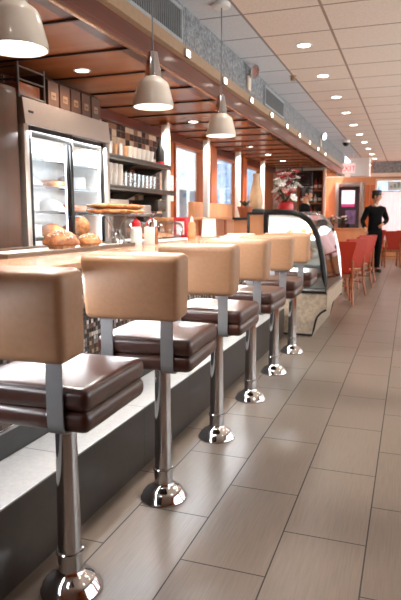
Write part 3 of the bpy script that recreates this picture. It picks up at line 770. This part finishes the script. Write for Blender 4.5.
# shakers
def shaker(x, y, lab, capm, fill):
    t = thing('sugar_shaker', lab, 'shaker', (x, y, CZ), 0, 'glass shakers on the counter')
    b = NB(); lathe(b, [(.036, 0), (.038, .005), (.036, .11), (.028, .125)], seg=12); obj('jar', b, fill, t, 25)
    b = NB(); lathe(b, [(.03, .124), (.031, .15), (.02, .165), (.008, .17), (.007, .18), (0, .18)], seg=20); obj('cap', b, capm, t)
shaker(-1.70, 3.50, 'white sugar shaker with red cap next to the cake stand', M['redplastic'], M['white'])
shaker(-1.84, 3.78, 'white shaker with black cap between two red capped ones', M['black'], M['cream'])
shaker(-1.68, 3.72, 'amber shaker with steel cap at the end of the condiments', M['chrome'], M['amber'])
shaker(-1.76, 3.86, 'white sugar shaker with red cap behind the amber one', M['redplastic'], M['white'])
b = NB(); box(b, -.035, .035, -.012, .012, 0, .12, .003); o = obj('menu_card', b, M['paper']); o.location = (-1.66, 3.62, CZ); tag(o, 'small folded white card standing between the shakers', 'card')
# clear dome over pastries on white plate
t = thing('pastry_dome', 'clear domed cover with white base past the shakers', 'dome', (-1.87, 4.2, CZ))
b = NB(); box(b, -.17, .17, -.26, .26, 0, .02, .01); obj('base', b, M['white'], t)
b = NB(); box(b, -.155, .155, -.245, .245, .02, .15, .06, 6); obj('cover', b, M['showglass'], t, 60)
for k in range(4):
    b = NB(); lathe(b, [(.05, .0201), (.06, .035), (.045, .055), (0, .06)], seg=16); o = obj('bread_roll', b, M['crust'], None, 60); o.location = (-1.87+(-.06 if k % 2 else .06), 4.04+k*.11, CZ)
    tag(o, 'golden bread roll under the clear cover, %s from the shakers' % NTH[k], 'roll', 'rolls under the clear cover')
# red napkin holder and orange bottle
t = thing('napkin_holder', 'red framed napkin holder with a white card on the counter', 'napkin holder', (-1.90, 4.86, CZ), -.5)
b = NB()
for (x0, x1, z0, z1) in ((-.085, -.06, 0, .185), (.06, .085, 0, .185), (-.06, .06, 0, .035), (-.06, .06, .15, .185)): box(b, x0, x1, -.045, .045, z0, z1, .012, 3)
obj('frame', b, M['redplastic'], t)
b = NB(); box(b, -.0595, .0595, -.03, .03, .0355, .1495); obj('napkin_block', b, M['paper'], t, 0)
t = thing('sauce_bottle', 'peach coloured squeeze bottle standing beside the red napkin holder', 'bottle', (-1.77, 4.73, CZ))
b = NB(); lathe(b, [(.032, 0), (.036, .008), (.036, .05), (.028, .075), (.034, .105), (.03, .135), (.012, .15)], seg=20); obj('bottle_body', b, plain('peach_plastic', 'c87a50', .4), t)
b = NB(); lathe(b, [(.014, .149), (.012, .165), (.004, .195), (0, .196)], seg=14); obj('nozzle', b, M['cream'], t)
# standing menu cards and napkin holders along counter
for (x, y, w, h, lab) in ((-1.95, 4.95, .16, .15, 'white menu card standing behind the red napkin holder'), (-1.78, 5.22, .13, .17, 'tall white menu card in a stand at the counter end'), (-1.98, 5.25, .1, .13, 'small white card at the rear edge of the counter end')):
    t = thing('menu_stand', lab, 'menu', (x, y, CZ), -.1)
    b = NB(); prism(b, [(-.03, 0), (.03, 0), (.003, h), (-.003, h)], -w/2, w/2, 'yz'); obj('card', b, M['paper'], t, 0)
    b = NB(); box(b, -w/2-.005, w/2+.005, -.04, .04, -.0, .008, .002); obj('foot', b, M['clearbottle'], t)
for k in range(3):
    b = NB(); box(b, -.12, .12, -.09, .09, 0, .012, .003); o = obj('place_mat_pile', b, M['paper']); o.location = (-1.52+.02*k, 5.2+.03*k, CZ+.0122*k); o.rotation_euler.z = .2*k
    tag(o, 'white paper pad, %s of a small pile at the counter end' % ('bottom', 'middle', 'top')[k], 'paper', 'paper pads at the counter end')

# ------------------------------------------------------------------ display case
D0, D1 = 5.95, 7.35
dc = thing('display_case', 'curved glass pastry display case with stone base at the end of the counter', 'display case', (-1.2, D0, 0))
def ld(o): o.location = (1.2, -D0, 0); return o
SH = -.03
prof = [(-.745, .475), (-.765, .62), (-.785, .76), (-.812, .9), (-.848, 1.03), (-.89, 1.12), (-.945, 1.19), (-1.02, 1.24), (-1.1, 1.262), (-1.2, 1.268), (-1.41, 1.268)]
prof = [(x+(SH if x > -1.3 else 0), z) for x, z in prof]
b = NB(); prism(b, [(-1.58, 0), (-.905, 0), (-.89, .06), (-.87, .17), (-.855, .21), (-.82, .25), (-.762, .30), (-.762, .46), (-1.58, .46)], D0, D1); ld(obj('stone_base', b, M['casestone'], dc, 30))
for yy_ in (D0, D1):
    b = NB(); tube(b, [(-1.575, yy_, .012), (-.905, yy_, .012), (-.89, yy_, .07), (-.87, yy_, .17), (-.855, yy_, .21), (-.82, yy_, .25), (-.767, yy_, .285)], .011, 8); ld(obj('toe_trim', b, M['blackmetal'], dc))
    b = NB(); tube(b, [(-1.405, yy_, .475)]+[(x, yy_, z) for x, z in prof]+[(-1.405, yy_, 1.26), (-1.405, yy_, .475)], .03 if yy_ == D0 else .015, 8); ld(obj('end_frame', b, M['blackmetal'] if yy_ == D0 else M['chrome'], dc))
b = NB()
P2 = prof + [(-1.41, .475)]
prism(b, P2, D0+.004, D0+.01); ld(obj('end_glass', b, M['showglass'], dc, 0))
b = NB(); prism(b, P2, D1-.012, D1-.004); ld(obj('end_panel', b, M['white'], dc, 0))
b = NB()
n = len(prof)
inn = [(x-.006, z-.004) for x, z in prof]
for k in range(n-1):
    prism(b, [prof[k], prof[k+1], inn[k+1], inn[k]], D0+.012, D1-.012)
bmesh.ops.remove_doubles(b, verts=b.verts, dist=.0005); ld(obj('front_glass', b, M['frontglass'], dc, 50))
b = NB(); box(b, -1.41, -1.39, D0+.012, D1-.012, .465, 1.25); ld(obj('back_panel', b, M['white'], dc, 0))
b = NB(); box(b, -1.385, -.8, D0+.02, D1-.02, .4605, .476); ld(obj('deck', b, M['white'], dc, 0))
for z, xe in ((.74, -.85), (.99, -.92)):
    b = NB(); box(b, -1.385, xe, D0+.02, D1-.02, z-.01, z); ld(obj('glass_shelf', b, M['white'], dc, 0))
b = NB(); tube(b, [(-1.1, D0+.05, 1.235), (-1.1, D1-.05, 1.235)], .012, 8); ld(obj('light_tube', b, M['tubeglow'], dc))
light('AREA', (-1.12, (D0+D1)/2, 1.215), 90, (1, .95, .88), .06, (0, 0, 0), sy_=1.2)
# wooden back cabinet of the case
b = NB(); box(b, -1.60, -1.43, D0+.02, D1, .4605, 1.25); ld(obj('rear_cabinet', b, M['palewood'], dc, 0))
b = NB()
for (x0, x1, z0, z1) in ((-1.61, -1.585, .46, 1.268), (-1.61, -1.425, 1.245, 1.268)): box(b, x0, x1, D0, D0+.02, z0, z1, .003)
ld(obj('cabinet_frame', b, M['blackmetal'], dc))
cm = ['crust', 'white', 'pie', 'cream', 'pastry', 'pinkfood']
for r_, z, xx in ((0, .476, -1.1), (1, .74, -1.12), (2, .99, -1.15)):
    for k in range(5):
        y = D0+.16+.27*k
        m_ = cm[(k*2+r_) % 6]; kk = ['cake', 'pie', 'mound'][(k+r_) % 3]
        plate_with(nm[kk], xx, y, z, .125, '%s %s inside the glass case, %s shelf, %s from the stool end' % ({'pie': 'brown', 'pastry': 'glazed'}.get(m_, coln.get(m_, '')), kindn[kk], ('lowest', 'middle', 'top')[r_], NTH[k]), 'dessert', M[m_], kk)

# bouquet on the case
random.seed(11)
bq = thing('flower_bouquet', 'large bouquet of red, white and pink flowers on the display case', 'flowers', (-1.42, 7.0, 1.268))
b = NB(); lathe(b, [(.06, 0), (.08, .01), (.1, .07), (.085, .12), (.09, .13)], seg=20); obj('pot', b, M['redplastic'], bq)
FM = [M['redplastic'], M['white'], plain('pink_petal', 'd99a94', .6), plain('deep_red_petal', '7c1420', .6)]
for k in range(64):
    a = random.uniform(0, 6.28); q = random.uniform(0, 1)**.6*.19; z = random.uniform(.12, .5)
    q *= 1-abs(z-.3)*1.3
    c = Vector((q*math.cos(a), q*math.sin(a), z))
    b = NB()
    rr = random.uniform(.032, .052)
    nrm = (c-Vector((0, 0, .1))).normalized(); Mq = T(*c) @ nrm.to_track_quat('Z', 'Y').to_matrix().to_4x4()
    for j in range(6):
        aj = j*PI/3
        vs = ball(b, (0, 0, 0), rr*.6, (1, .7, .35), 8, 5); xf(b, vs, Mq @ Rz(aj) @ T(rr*.55, 0, 0) @ Matrix.Rotation(-.5, 4, 'Y'))
    vs = ball(b, (0, 0, 0), rr*.3, (1, 1, 1), 8, 5); xf(b, vs, Mq)
    obj('bloom', b, FM[(0, 1, 2, 1, 3, 1)[k % 6]], bq, 60)
for k in range(20):
    a = random.uniform(0, 6.28); q = random.uniform(.06, .2); z = random.uniform(.1, .52)
    b = NB(); tube(b, [(0, 0, .1), (q*.4*math.cos(a), q*.4*math.sin(a), z*.6), (q*math.cos(a), q*math.sin(a), z)], .003, 5)
    vs = ball(b, (0, 0, 0), .045, (1, .35, .06), 8, 5); xf(b, vs, T(q*math.cos(a), q*math.sin(a), z) @ Rz(a) @ Matrix.Rotation(-.6, 4, 'Y'))
    obj('leaf_stem', b, M['leaf'], bq, 60)
# ornament: beige drape-like vase in a slate bowl
t = thing('tall_vase', 'beige flaring vase seated in a slate coloured bowl beside the bouquet', 'vase', (-1.72, 6.74, 1.217))
b = NB(); lathe(b, [(.05, .0), (.07, .01), (.1, .06), (.105, .09), (.07, .1)], seg=24); obj('bowl', b, M['teal'], t)
b = NB(); lathe(b, [(.06, .1), (.085, .16), (.075, .26), (.05, .36), (.035, .44), (.045, .5)], seg=24); obj('vase_body', b, plain('beige_ceramic', 'd8b48e', .4), t)
t = thing('plant_pot', 'terracotta coloured pot with dark leaves at the corner of the case top', 'pot', (-1.76, 6.42, 1.216))
b = NB(); lathe(b, [(.06, 0), (.085, .1), (.09, .1), (.09, .12), (.075, .12), (.07, .1)], seg=20); obj('pot', b, M['terracotta'], t)
for k in range(9):
    a = k*.7; b = NB(); vs = ball(b, (0, 0, 0), .06, (1, .3, .06), 8, 5); xf(b, vs, T(.035*math.cos(a), .035*math.sin(a), .15) @ Rz(a) @ Matrix.Rotation(-.7, 4, 'Y')); obj('leaf', b, M['leaf'], t, 60)
t = thing('service_stand', 'tall dark service stand behind the display case carrying the pot', 'cabinet', (-1.74, 6.9, 0))
b = NB(); box(b, -.12, .12, -.6, .6, 0, 1.19); obj('carcass', b, M['palewood'], t, 0)
b = NB(); box(b, -.13, .13, -.62, .62, 1.19, 1.216, .004); obj('top', b, M['blackmetal'], t)

# ------------------------------------------------------------------ bar back wall with bottles
BY = 12.8
b = NB(); box(b, WL, -1.75, BY, BY+.12, 0, SB); struct('wall_bar', b, M['wallplain'])
t = thing('bar_shelf_unit', 'dark back bar unit with shelves of bottles below the soffit end', 'shelf', (-2.0, BY, 0))
for x in (-.3, .22):
    b = NB(); box(b, x, x+.03, -.26, 0, 0, 2.2); obj('side_panel', b, M['chairwood'], t, 0)
BZ = [.9, 1.25, 1.52, 1.79]
for z in BZ:
    b = NB(); box(b, -.27, .22, -.25, 0, z-.025, z); obj('shelf', b, M['chairwood'], t, 0)
b = NB(); box(b, -.27, .22, -.012, -.001, .9, 2.2); obj('back_panel', b, M['batten'], t, 0)
bm_ = [M['amber'], M['greenglass'], M['clearbottle'], M['black'], M['redplastic']]
for r_, z in enumerate(BZ):
    for k in range(5):
        h = random.uniform(.8, 1.05)
        t = thing('liquor_bottle', '%s bottle on the %s shelf of the back bar, %s from the bar wall end' % (('amber', 'green', 'pale', 'black', 'red')[(k+r_*2) % 5], ('lowest', 'second', 'third', 'top')[r_], NTH[k]), 'bottle', (-2.22+.095*k, BY-.13, z), 0, 'bottles on the back bar')
        b = NB(); lathe(b, [(.034, 0), (.036, .006), (.036, .13*h), (.03, .15*h), (.013, .17*h), (.012, .22*h)], seg=14); obj('bottle_body', b, bm_[(k+r_*2) % 5], t)
        b = NB(); lathe(b, [(.0365, .04), (.0365, .1*h)], seg=14, cap=False); obj('bottle_label', b, M['paper'], t)
        b = NB(); lathe(b, [(.014, .219*h), (.014, .24*h), (0, .24*h)], seg=12); obj('stopper', b, M['black'], t)
t = thing('television', 'small black television hung under the copper ceiling above the bar', 'television', (-2.15, 12.2, 1.84))
b = NB(); box(b, -.22, .22, -.03, .03, 0, .28, .008); obj('housing', b, M['black'], t)
b = NB(); box(b, -.2, .2, -.0315, -.0305, .03, .26); obj('screen', b, plain('dark_screen', '241818', .1), t, 0)
b = NB(); tube(b, [(0, .02, .27), (0, .02, SB-1.84)], .015, 8); obj('hanger', b, M['blackmetal'], t)
t = thing('bar_counter', 'pale bar counter in front of the bottle shelves', 'counter', (-1.75, 10.4, 0))
b = NB(); box(b, .03, .1, 1.15, 2.05, 1.0, 1.04, .008); obj('top', b, M['casestone'], t)
b = NB(); box(b, .045, .085, 1.2, 2.0, 0, .9999); obj('front', b, M['palewood'], t, 0)

# ------------------------------------------------------------------ far wall: framed mirror, panels, sign, plants
t = thing('framed_opening', 'silver framed pass window with bright pictures on the far wall', 'window', (-1.75, YF, .72))
b = NB()
for (x0, x1, z0, z1) in ((-.42, -.3, 0, 1.5), (.3, .42, 0, 1.5), (-.3, .3, 0, .1), (-.3, .3, 1.38, 1.5)): box(b, x0, x1, -.06, -.001, z0, z1, .015)
obj('frame', b, plain('silver_frame', 'a8a097', .35, .6), t)
b = NB(); box(b, -.3, .3, -.02, -.005, .1, 1.38); obj('mirror', b, plain('dark_mirror', '6a6878', .08, .9), t, 0)
b = NB(); box(b, -.22, .16, -.024, -.0205, .88, 1.28); obj('lit_poster', b, glow('lit_poster_white', 'f3dde2', 1.5), t, 0)
b = NB(); box(b, -.22, .16, -.028, -.0245, .80, .87); obj('lit_strip', b, glow('lit_strip_pink', 'd2407a', 1.2), t, 0)
b = NB(); box(b, -.1, .2, -.024, -.0205, .3, .7); obj('poster', b, plain('violet_poster', '6a5a80', .5, var=.6, scale=9), t, 0)
for k, x in enumerate((-1.24, -1.1)):
    b = NB(); box(b, x-.06, x+.06, YF-.012, YF-.0005, .001, 2.15, .004); tag(obj('wood_panel', b, M['orangewood']), 'narrow orange wood panel on the far wall, %s' % ('beside the silver frame', 'beside the bright window'), 'panel') if False else tag(obj('wood_panel', b, M['orangewood']), 'narrow orange wood panel on the far wall %s' % ('next to the silver frame', 'next to the bright window')[k], 'panel')
t = thing('hanging_sign', 'pale banner sign in the upper part of the far shop window', 'sign', (-.25, YF-.04, 1.98))
b = NB(); box(b, -.42, .42, -.006, .006, 0, .25, .002); obj('board', b, plain('pale_blue_board', 'cfdcd8', .6), t)
b = NB()
for k in range(7): box(b, -.36+k*.1, -.29+k*.1, -.0085, -.0065, .07, .13+.05*(k % 3))
obj('lettering', b, plain('grey_green_ink', '8fa39a', .6), t, 0)
t = thing('window_curtain', 'pinkish sheer curtain hanging in the far shop window', 'curtain', (-.05, YF-.06, .6))
b = NB()
n_ = 60
vs = [[b.verts.new((-.9+1.8*k/n_, .015*math.sin(k*1.1), z)) for k in range(n_+1)] for z in (0, 1.34)]
for k in range(n_): b.faces.new((vs[0][k], vs[0][k+1], vs[1][k+1], vs[1][k]))
bmesh.ops.solidify(b, geom=b.faces[:], thickness=.004)
sh = NT('pink_sheer'); d_ = sh.n('ShaderNodeBsdfDiffuse'); d_.inputs[0].default_value = rgb('f2d2d0'); tl = sh.n('ShaderNodeBsdfTranslucent'); tl.inputs[0].default_value = rgb('f2d2d0'); mx = sh.n('ShaderNodeMixShader'); mx.inputs[0].default_value = .75
sh.l(d_.outputs[0], mx.inputs[1]); sh.l(tl.outputs[0], mx.inputs[2]); sh.l(mx.outputs[0], sh.out.inputs[0])
obj('cloth', b, sh.m, t, 60)
b = NB(); tube(b, [(-.95, 0, 1.35), (.95, 0, 1.35)], .012, 8); obj('rod', b, M['gleam'], t)
# sideboard with plants under the frame
t = thing('sideboard', 'orange wooden sideboard under the silver frame at the far wall', 'sideboard', (-1.9, 17.6, 0))
b = NB(); box(b, -.75, .75, -.25, .3, .0, .86, .01); obj('body', b, M['palewood'], t)
b = NB(); box(b, -.78, .78, -.28, .32, .8601, .9, .006); obj('top', b, M['palewood'], t)
random.seed(5)
for i, (x, lab) in enumerate(((-2.2, 'dark leafy plant with white blooms on the sideboard nearer the bar'), (-1.85, 'dark leafy plant with white blooms on the sideboard centre'))):
    t = thing('potted_plant', lab, 'plant', (x, 17.5, .9))
    b = NB(); lathe(b, [(.07, 0), (.1, .12), (.105, .13)], seg=16); obj('pot', b, M['black'], t)
    b = NB()
    for k in range(40):
        a = random.uniform(0, 6.28); q = random.uniform(0, .17); vs = ball(b, (0, 0, 0), .06, (1, .5, .15), 7, 4); xf(b, vs, T(q*math.cos(a), q*math.sin(a), .15+random.uniform(0, .17)) @ Rz(a) @ Matrix.Rotation(random.uniform(-1, 1), 4, 'Y'))
    obj('foliage', b, M['leaf'], t, 60)
    for k in range(12):
        b = NB(); a = random.uniform(0, 6.28); q = random.uniform(.03, .17); ball(b, (q*math.cos(a), q*math.sin(a), random.uniform(.24, .36)), .03, (1, 1, .8), 8, 5); obj('bloom', b, M['white'], t, 60)

# ------------------------------------------------------------------ red chairs and tables
def make_chair(label):
    t = thing('dining_chair', label, 'chair', group='red dining chairs')   # faces +y, back at -y
    w = .2
    b = NB()
    # tapered back panel: wide top, narrower foot
    poly = [(-.12, .47), (.12, .47), (.145, .6), (.195, .8), (.21, .86), (.198, .885), (-.198, .885), (-.21, .86), (-.195, .8), (-.145, .6)]
    vs = prism(b, poly, -.025, .025, 'xz')
    for v in vs: v.co.y += -.19-.10*(v.co.z-.47)+.35*v.co.x**2
    obj('backrest', b, M['red'], t, 40)
    b = NB(); box(b, -.2, .2, -.19, .21, .43, .485, .02, 3); obj('seat', b, M['red'], t, 50)
    b = NB(); box(b, -.19, .19, -.18, .2, .375, .43, .004); obj('apron', b, M['chairwood'], t)
    for sx in (-1, 1):
        b = NB(); tube(b, [(sx*.175, .18, .4), (sx*.18, .185, 0)], .022, 8, .016); obj('leg', b, M['chairwood'], t)
        b = NB(); tube(b, [(sx*.165, -.2, .62), (sx*.17, -.185, .42), (sx*.18, -.2, .2), (sx*.185, -.25, 0)], .02, 8, .017); obj('leg', b, M['chairwood'], t)
        b = NB(); tube(b, [(sx*.178, .18, .2), (sx*.178, -.2, .2)], .01, 8); obj('stretcher', b, M['chairwood'], t)
    b = NB(); tube(b, [(-.178, -.195, .27), (.178, -.195, .27)], .01, 8); obj('stretcher', b, M['chairwood'], t)
    return t
def Rr(d): return math.radians(d)
ch = [(-.93, 8.45, 10, 'red backed dining chair with wooden legs, first past the display case'),
      (-.93, 9.5, 50, 'red backed dining chair with wooden legs, second past the display case'),
      (-.89, 10.5, 56, 'red backed dining chair with wooden legs, third along the red tables'),
      (-.90, 11.55, 50, 'red backed dining chair with wooden legs, next to the standing waiter')]
c0 = make_chair(ch[0][3]); c0.location = (ch[0][0], ch[0][1], 0); c0.rotation_euler.z = Rr(ch[0][2])
for x, y, a, lab in ch[1:]: dup(c0, (x, y, 0), Rr(a), lab)
for x, y, a, lab in ((-.42, 15.1, 12, 'red dining chair standing behind the waiter before the bright window'), (-.05, 15.9, -20, 'red dining chair at the picture edge by the far window'),
                     (-.9, 16.2, 150, 'red dining chair facing the room below the far window')):
    dup(c0, (x, y, 0), Rr(a), lab)
def make_table(label):
    t = thing('dining_table', label, 'table', group='red topped dining tables')
    b = NB(); box(b, -.3, .3, -.33, .33, .72, .755, .012, 3); obj('top', b, M['redcloth'], t)
    b = NB(); lathe(b, [(.04, .05), (.035, .4), (.05, .7199)], seg=16); obj('pedestal', b, M['chairwood'], t)
    b = NB(); box(b, -.24, .24, -.035, .035, 0, .05, .012); box(b, -.035, .035, -.24, .24, 0, .05, .012); obj('foot', b, M['chairwood'], t)
    return t
tl_ = [(-1.58, 9.4, 'red topped dining table nearer the display case'), (-1.52, 10.2, 'red topped dining table between the other two by the bar'), (-1.45, 10.95, 'red topped dining table beside the waiter'), (.4, 15.3, 'red topped dining table by the far window')]
t0 = make_table(tl_[0][2]); t0.location = tl_[0][0:2]+(0,)
for x, y, lab in tl_[1:]: dup(t0, (x, y, 0), 0, lab)
wh = ('nearer the display case', 'on the middle table', 'by the waiter')
for i, (x, y, _) in enumerate(tl_[:3]):
    t = thing('table_glass', 'clear glass of water on the red table %s' % wh[i], 'glass', (x+.15, y+.05, .755))
    b = NB(); lathe(b, [(.03, 0), (.038, .13), (.035, .13), (.028, .008), (0, .008)], seg=16, cap=False); obj('tumbler', b, M['thickglass'], t)
    b = NB(); lathe(b, [(.027, .009), (.033, .09)], seg=16); obj('water', b, M['white'], t)
    for j in (-1, 1):
        t = thing('folded_napkin', 'pink folded napkin on the red table %s, %s' % (wh[i], 'stool side' if j < 0 else 'far side'), 'napkin', (x+.1, y+.18*j, .755), .4*j)
        b = NB(); prism(b, [(-.05, 0), (.05, 0), (.0, .1)], -.035, .035); obj('cloth', b, plain('pink_napkin', 'e0a79a', .8), t, 0)

# ------------------------------------------------------------------ people
def skin(name, verts, edges, radii, mat, parent=None, sub=2, root=0):
    me = bpy.data.meshes.new(name); me.from_pydata(verts, edges, []); me.materials.append(mat)
    o = bpy.data.objects.new(name, me); COL.objects.link(o)
    if parent is not None: o.parent = parent
    s = o.modifiers.new('skin', 'SKIN'); s.use_smooth_shade = True
    for i, r in enumerate(radii):
        d = me.skin_vertices[0].data[i]; d.radius = r if isinstance(r, tuple) else (r, r)
        d.use_root = (i == root)
    m = o.modifiers.new('sub', 'SUBSURF'); m.levels = sub; m.render_levels = sub
    return o
def bake(objs):
    """turn the skinned skeletons into plain meshes"""
    bpy.context.view_layer.update(); dg = bpy.context.evaluated_depsgraph_get()
    res = []
    for o in objs:
        me = bpy.data.meshes.new_from_object(o.evaluated_get(dg)); me.name = o.name
        me.polygons.foreach_set('use_smooth', [True]*len(me.polygons)); old = o.data
        o.modifiers.clear(); o.data = me; bpy.data.meshes.remove(old)
def head_mesh(b, c, yaw, s=1.):
    """head ~0.23 tall facing local +y, turned by yaw"""
    Mh = T(*c) @ Rz(yaw) @ Matrix.Scale(s, 4)
    vs = ball(b, (0, 0, 0), .1, (.78, .95, 1.15), 24, 18)
    for v in vs:
        if v.co.z < -.02: v.co.x *= 1+.9*(v.co.z+.02)*2.2; v.co.y += -.10*(v.co.z+.02)
        if v.co.y > .06 and abs(v.co.x) < .022 and -.045 < v.co.z < .02: v.co.y += .02*(1-abs(v.co.x)/.022)   # nose
        if v.co.y > .06 and .008 < v.co.z < .03 and .015 < abs(v.co.x) < .045: v.co.y -= .006                  # eye sockets
    xf(b, vs, Mh)
    for sx in (-1, 1):
        vs = ball(b, (sx*.08, -.008, 0), .028, (.35, .75, 1.1), 10, 8); xf(b, vs, Mh)
    return Mh
def hand(V, E, Rd, wrist, d, up, s=1.):
    """palm with four fingers and a thumb grown from the wrist vertex"""
    d = d.normalized(); side = d.cross(up).normalized(); up = side.cross(d)
    w = Vector(V[wrist]); base = len(V)
    V.append(tuple(w+d*.05*s)); Rd.append((.03*s, .016*s)); E.append((wrist, base))
    V.append(tuple(w+d*.085*s)); Rd.append((.034*s, .014*s)); E.append((base, base+1))
    for k, ln in enumerate((.062, .072, .068, .052)):
        off = side*(.028-.019*k)*s; i = len(V)
        p0 = w+d*.10*s+off; p1 = p0+(d*.8-up*.5).normalized()*ln*.5*s; p2 = p1+(d*.4-up*.9).normalized()*ln*.5*s
        for p, r in ((p0, .0085), (p1, .0078), (p2, .0065)): V.append(tuple(p)); Rd.append(r*s)
        E += [(base+1, i), (i, i+1), (i+1, i+2)]
    i = len(V); p0 = w+d*.04*s+side*.035*s; p1 = p0+(d*.6+side*.6-up*.3).normalized()*.035*s; p2 = p1+(d*.8-up*.4).normalized()*.028*s
    for p, r in ((p0, .011), (p1, .0095), (p2, .0075)): V.append(tuple(p)); Rd.append(r*s)
    E += [(base, i), (i, i+1), (i+1, i+2)]
def person(label, loc, rz, arms, head_yaw, h=1.0, standing=True, name='person'):
    t = thing(name, label, 'person', loc, rz)
    todo = []
    # bare body: one skinned surface from feet to neck and hands
    V = [(0, 0, .95), (0, .0, 1.12), (0, -.01, 1.3), (0, -.015, 1.43), (0, .0, 1.5), (0, .015, 1.56)]
    R = [(.13, .1), (.125, .095), (.14, .1), (.105, .08), (.05, .05), (.05, .053)]
    Ed = [(0, 1), (1, 2), (2, 3), (3, 4), (4, 5)]
    for sx in (-1, 1):
        i = len(V); st = .05*sx
        V += [(sx*.09, 0, .88), (sx*.1, .02+st, .49), (sx*.1, -.0+st, .09), (sx*.105, .1+st, .035)]
        R += [.08, .055, .04, (.04, .03)]
        Ed += [(0, i), (i, i+1), (i+1, i+2), (i+2, i+3)]
    for sx in (-1, 1):
        sh_, el, wr, up = arms[sx]
        i = len(V); V += [sh_, el, wr]; R += [.048, .04, .028]; Ed += [(3, i), (i, i+1), (i+1, i+2)]
        hand(V, Ed, R, i+2, Vector(wr)-Vector(el), Vector(up))
    body = skin('body', V, Ed, R, M['skin'], t); todo.append(body)
    # shirt
    V = [(0, 0, .87), (0, 0, 1.0), (0, .0, 1.15), (0, -.01, 1.3), (0, -.015, 1.42), (0, .0, 1.485)]
    R = [(.178, .142), (.17, .132), (.152, .118), (.182, .132), (.155, .118), (.07, .07)]
    Ed = [(k, k+1) for k in range(5)]
    for sx in (-1, 1):
        sh_, el, wr, up = arms[sx]; i = len(V)
        wrv = Vector(el)+(Vector(wr)-Vector(el))*.94
        V += [sh_, tuple((Vector(sh_)+Vector(el))/2), el, tuple(wrv)]; R += [.078, .068, .057, .044]
        Ed += [(4, i), (i, i+1), (i+1, i+2), (i+2, i+3)]
    todo.append(skin('shirt', V, Ed, R, M['shirt'], t))
    V = [(0, 0, 1.02), (0, 0, .9)]; R = [(.162, .125), (.168, .135)]; Ed = [(0, 1)]
    for sx in (-1, 1):
        i = len(V); st = .05*sx
        V += [(sx*.092, 0, .8), (sx*.1, .02+st, .5), (sx*.1, .0+st, .25), (sx*.1, -.0+st, .07)]; R += [.1, .08, .068, .062]
        Ed += [(1, i), (i, i+1), (i+1, i+2), (i+2, i+3)]
    todo.append(skin('trousers', V, Ed, R, plain('black_trousers', '0b0b0d', .9, spec=.15), t))
    for sx in (-1, 1):
        st = .05*sx
        b = NB(); box(b, sx*.1-.045, sx*.1+.045, -.08+st, .19+st, 0, .085, .03, 4); obj('shoe', b, M['black'], t, 50)
    bake(todo)
    b = NB(); Mh = head_mesh(b, (0, .03, 1.655), head_yaw)
    lathe(b, [(.05, -.16), (.052, -.08)], seg=14, M=T(0, .02, 1.655))
    hd = obj('head', b, M['skin'], t, 60)
    b = NB()
    for sx in (-1, 1):
        vs = ball(b, (sx*.03, .083, .016), .010, (1.3, .6, .8), 8, 6); xf(b, vs, Mh)
    obj('eyes', b, M['black'], hd, 60)
    b = NB(); vs = box(b, -.03, .03, .075, .09, .032, .037); xf(b, vs, Mh); obj('eyebrows', b, M['hair'], hd, 0)
    b = NB(); vs = ball(b, (0, .082, -.055), .022, (1.1, .4, .3), 10, 6); xf(b, vs, Mh); obj('mouth', b, plain('lips', '8a4a3c', .5), hd, 60)
    b = NB(); vs = ball(b, (0, -.012, .012), .104, (.82, .93, 1.05), 20, 14)
    bmesh.ops.delete(b, geom=[v for v in b.verts if v.co.y > .045 or v.co.z < -.05], context='VERTS'); xf(b, b.verts, Mh); obj('hair', b, M['hair'], hd, 60)
    b = NB(); lathe(b, [(.088, .038), (.094, .06), (.096, .11), (.086, .138), (.05, .15), (0, .153)], seg=24, M=Mh @ Matrix.Scale(1.13, 4, (0, 1, 0)))
    vs = prism(b, [(-.075, .05), (-.07, .11), (-.04, .145), (.04, .145), (.07, .11), (.075, .05)], .05, .056, 'xy'); xf(b, vs, Mh)
    obj('cap', b, M['black'], hd, 50)
    b = NB(); tube(b, [(-.05, .05, 1.5), (-.025, .075, 1.475), (0, .085, 1.455), (.025, .075, 1.475), (.05, .05, 1.5)], .012, 8); obj('collar', b, M['white'], t, 60)
    return t
# the waiter: stands half turned to the aisle, hands in front of the waist
armsA = {-1: ((-.175, -.01, 1.385), (-.285, -.03, 1.14), (-.09, .19, 1.06), (0, 0, 1)), 1: ((.175, -.01, 1.385), (.27, -.05, 1.13), (.27, .13, .97), (0, 0, 1))}
person('standing waiter in black shirt, trousers and cap with hands before the waist', (-.74, 13.5, 0), math.radians(-155), armsA, math.radians(55))
armsB = {-1: ((-.2, -.01, 1.41), (-.27, .0, 1.14), (-.14, .17, 1.03), (0, 0, 1)), 1: ((.2, -.01, 1.41), (.27, .0, 1.14), (.14, .17, 1.03), (0, 0, 1))}
person('worker in black shirt and cap seen behind the display case and flowers', (-2.0, 11.8, 0), math.radians(-75), armsB, math.radians(-5))

# ------------------------------------------------------------------ light and world
w = bpy.data.worlds.new('world'); scene.world = w; w.use_nodes = True
nt = w.node_tree; bg = nt.nodes['Background']; bg.inputs[0].default_value = (.80, .88, 1, 1); bg.inputs[1].default_value = 3.0
light('SUN', (0, 0, 20), 22, (1, .97, .93), .02, (0, math.radians(28), math.radians(-15)))
# fill lamps added at the unseen right-wall windows, then daylight at the far window
for a, c in ro: light('AREA', (WR+.2, (a+c)/2, 1.45), 30 if a < 4 else 60, (1, .91, .82), 1.95, (0, PI/2, 0), sy_=2.6)
light('AREA', (-.06, YF+.35, 1.45), 32, (1, .97, .95), 1.9, (PI/2, 0, PI), sy_=1.7)
scene.view_settings.view_transform = 'Standard'; scene.view_settings.look = 'None'
scene.view_settings.gamma = 1; scene.view_settings.use_curve_mapping = False
scene.view_settings.exposure = 0.14
scene.cycles.use_denoising = True
scene.cycles.sample_clamp_indirect = 4
scene.cycles.max_bounces = 8; scene.cycles.transparent_max_bounces = 16
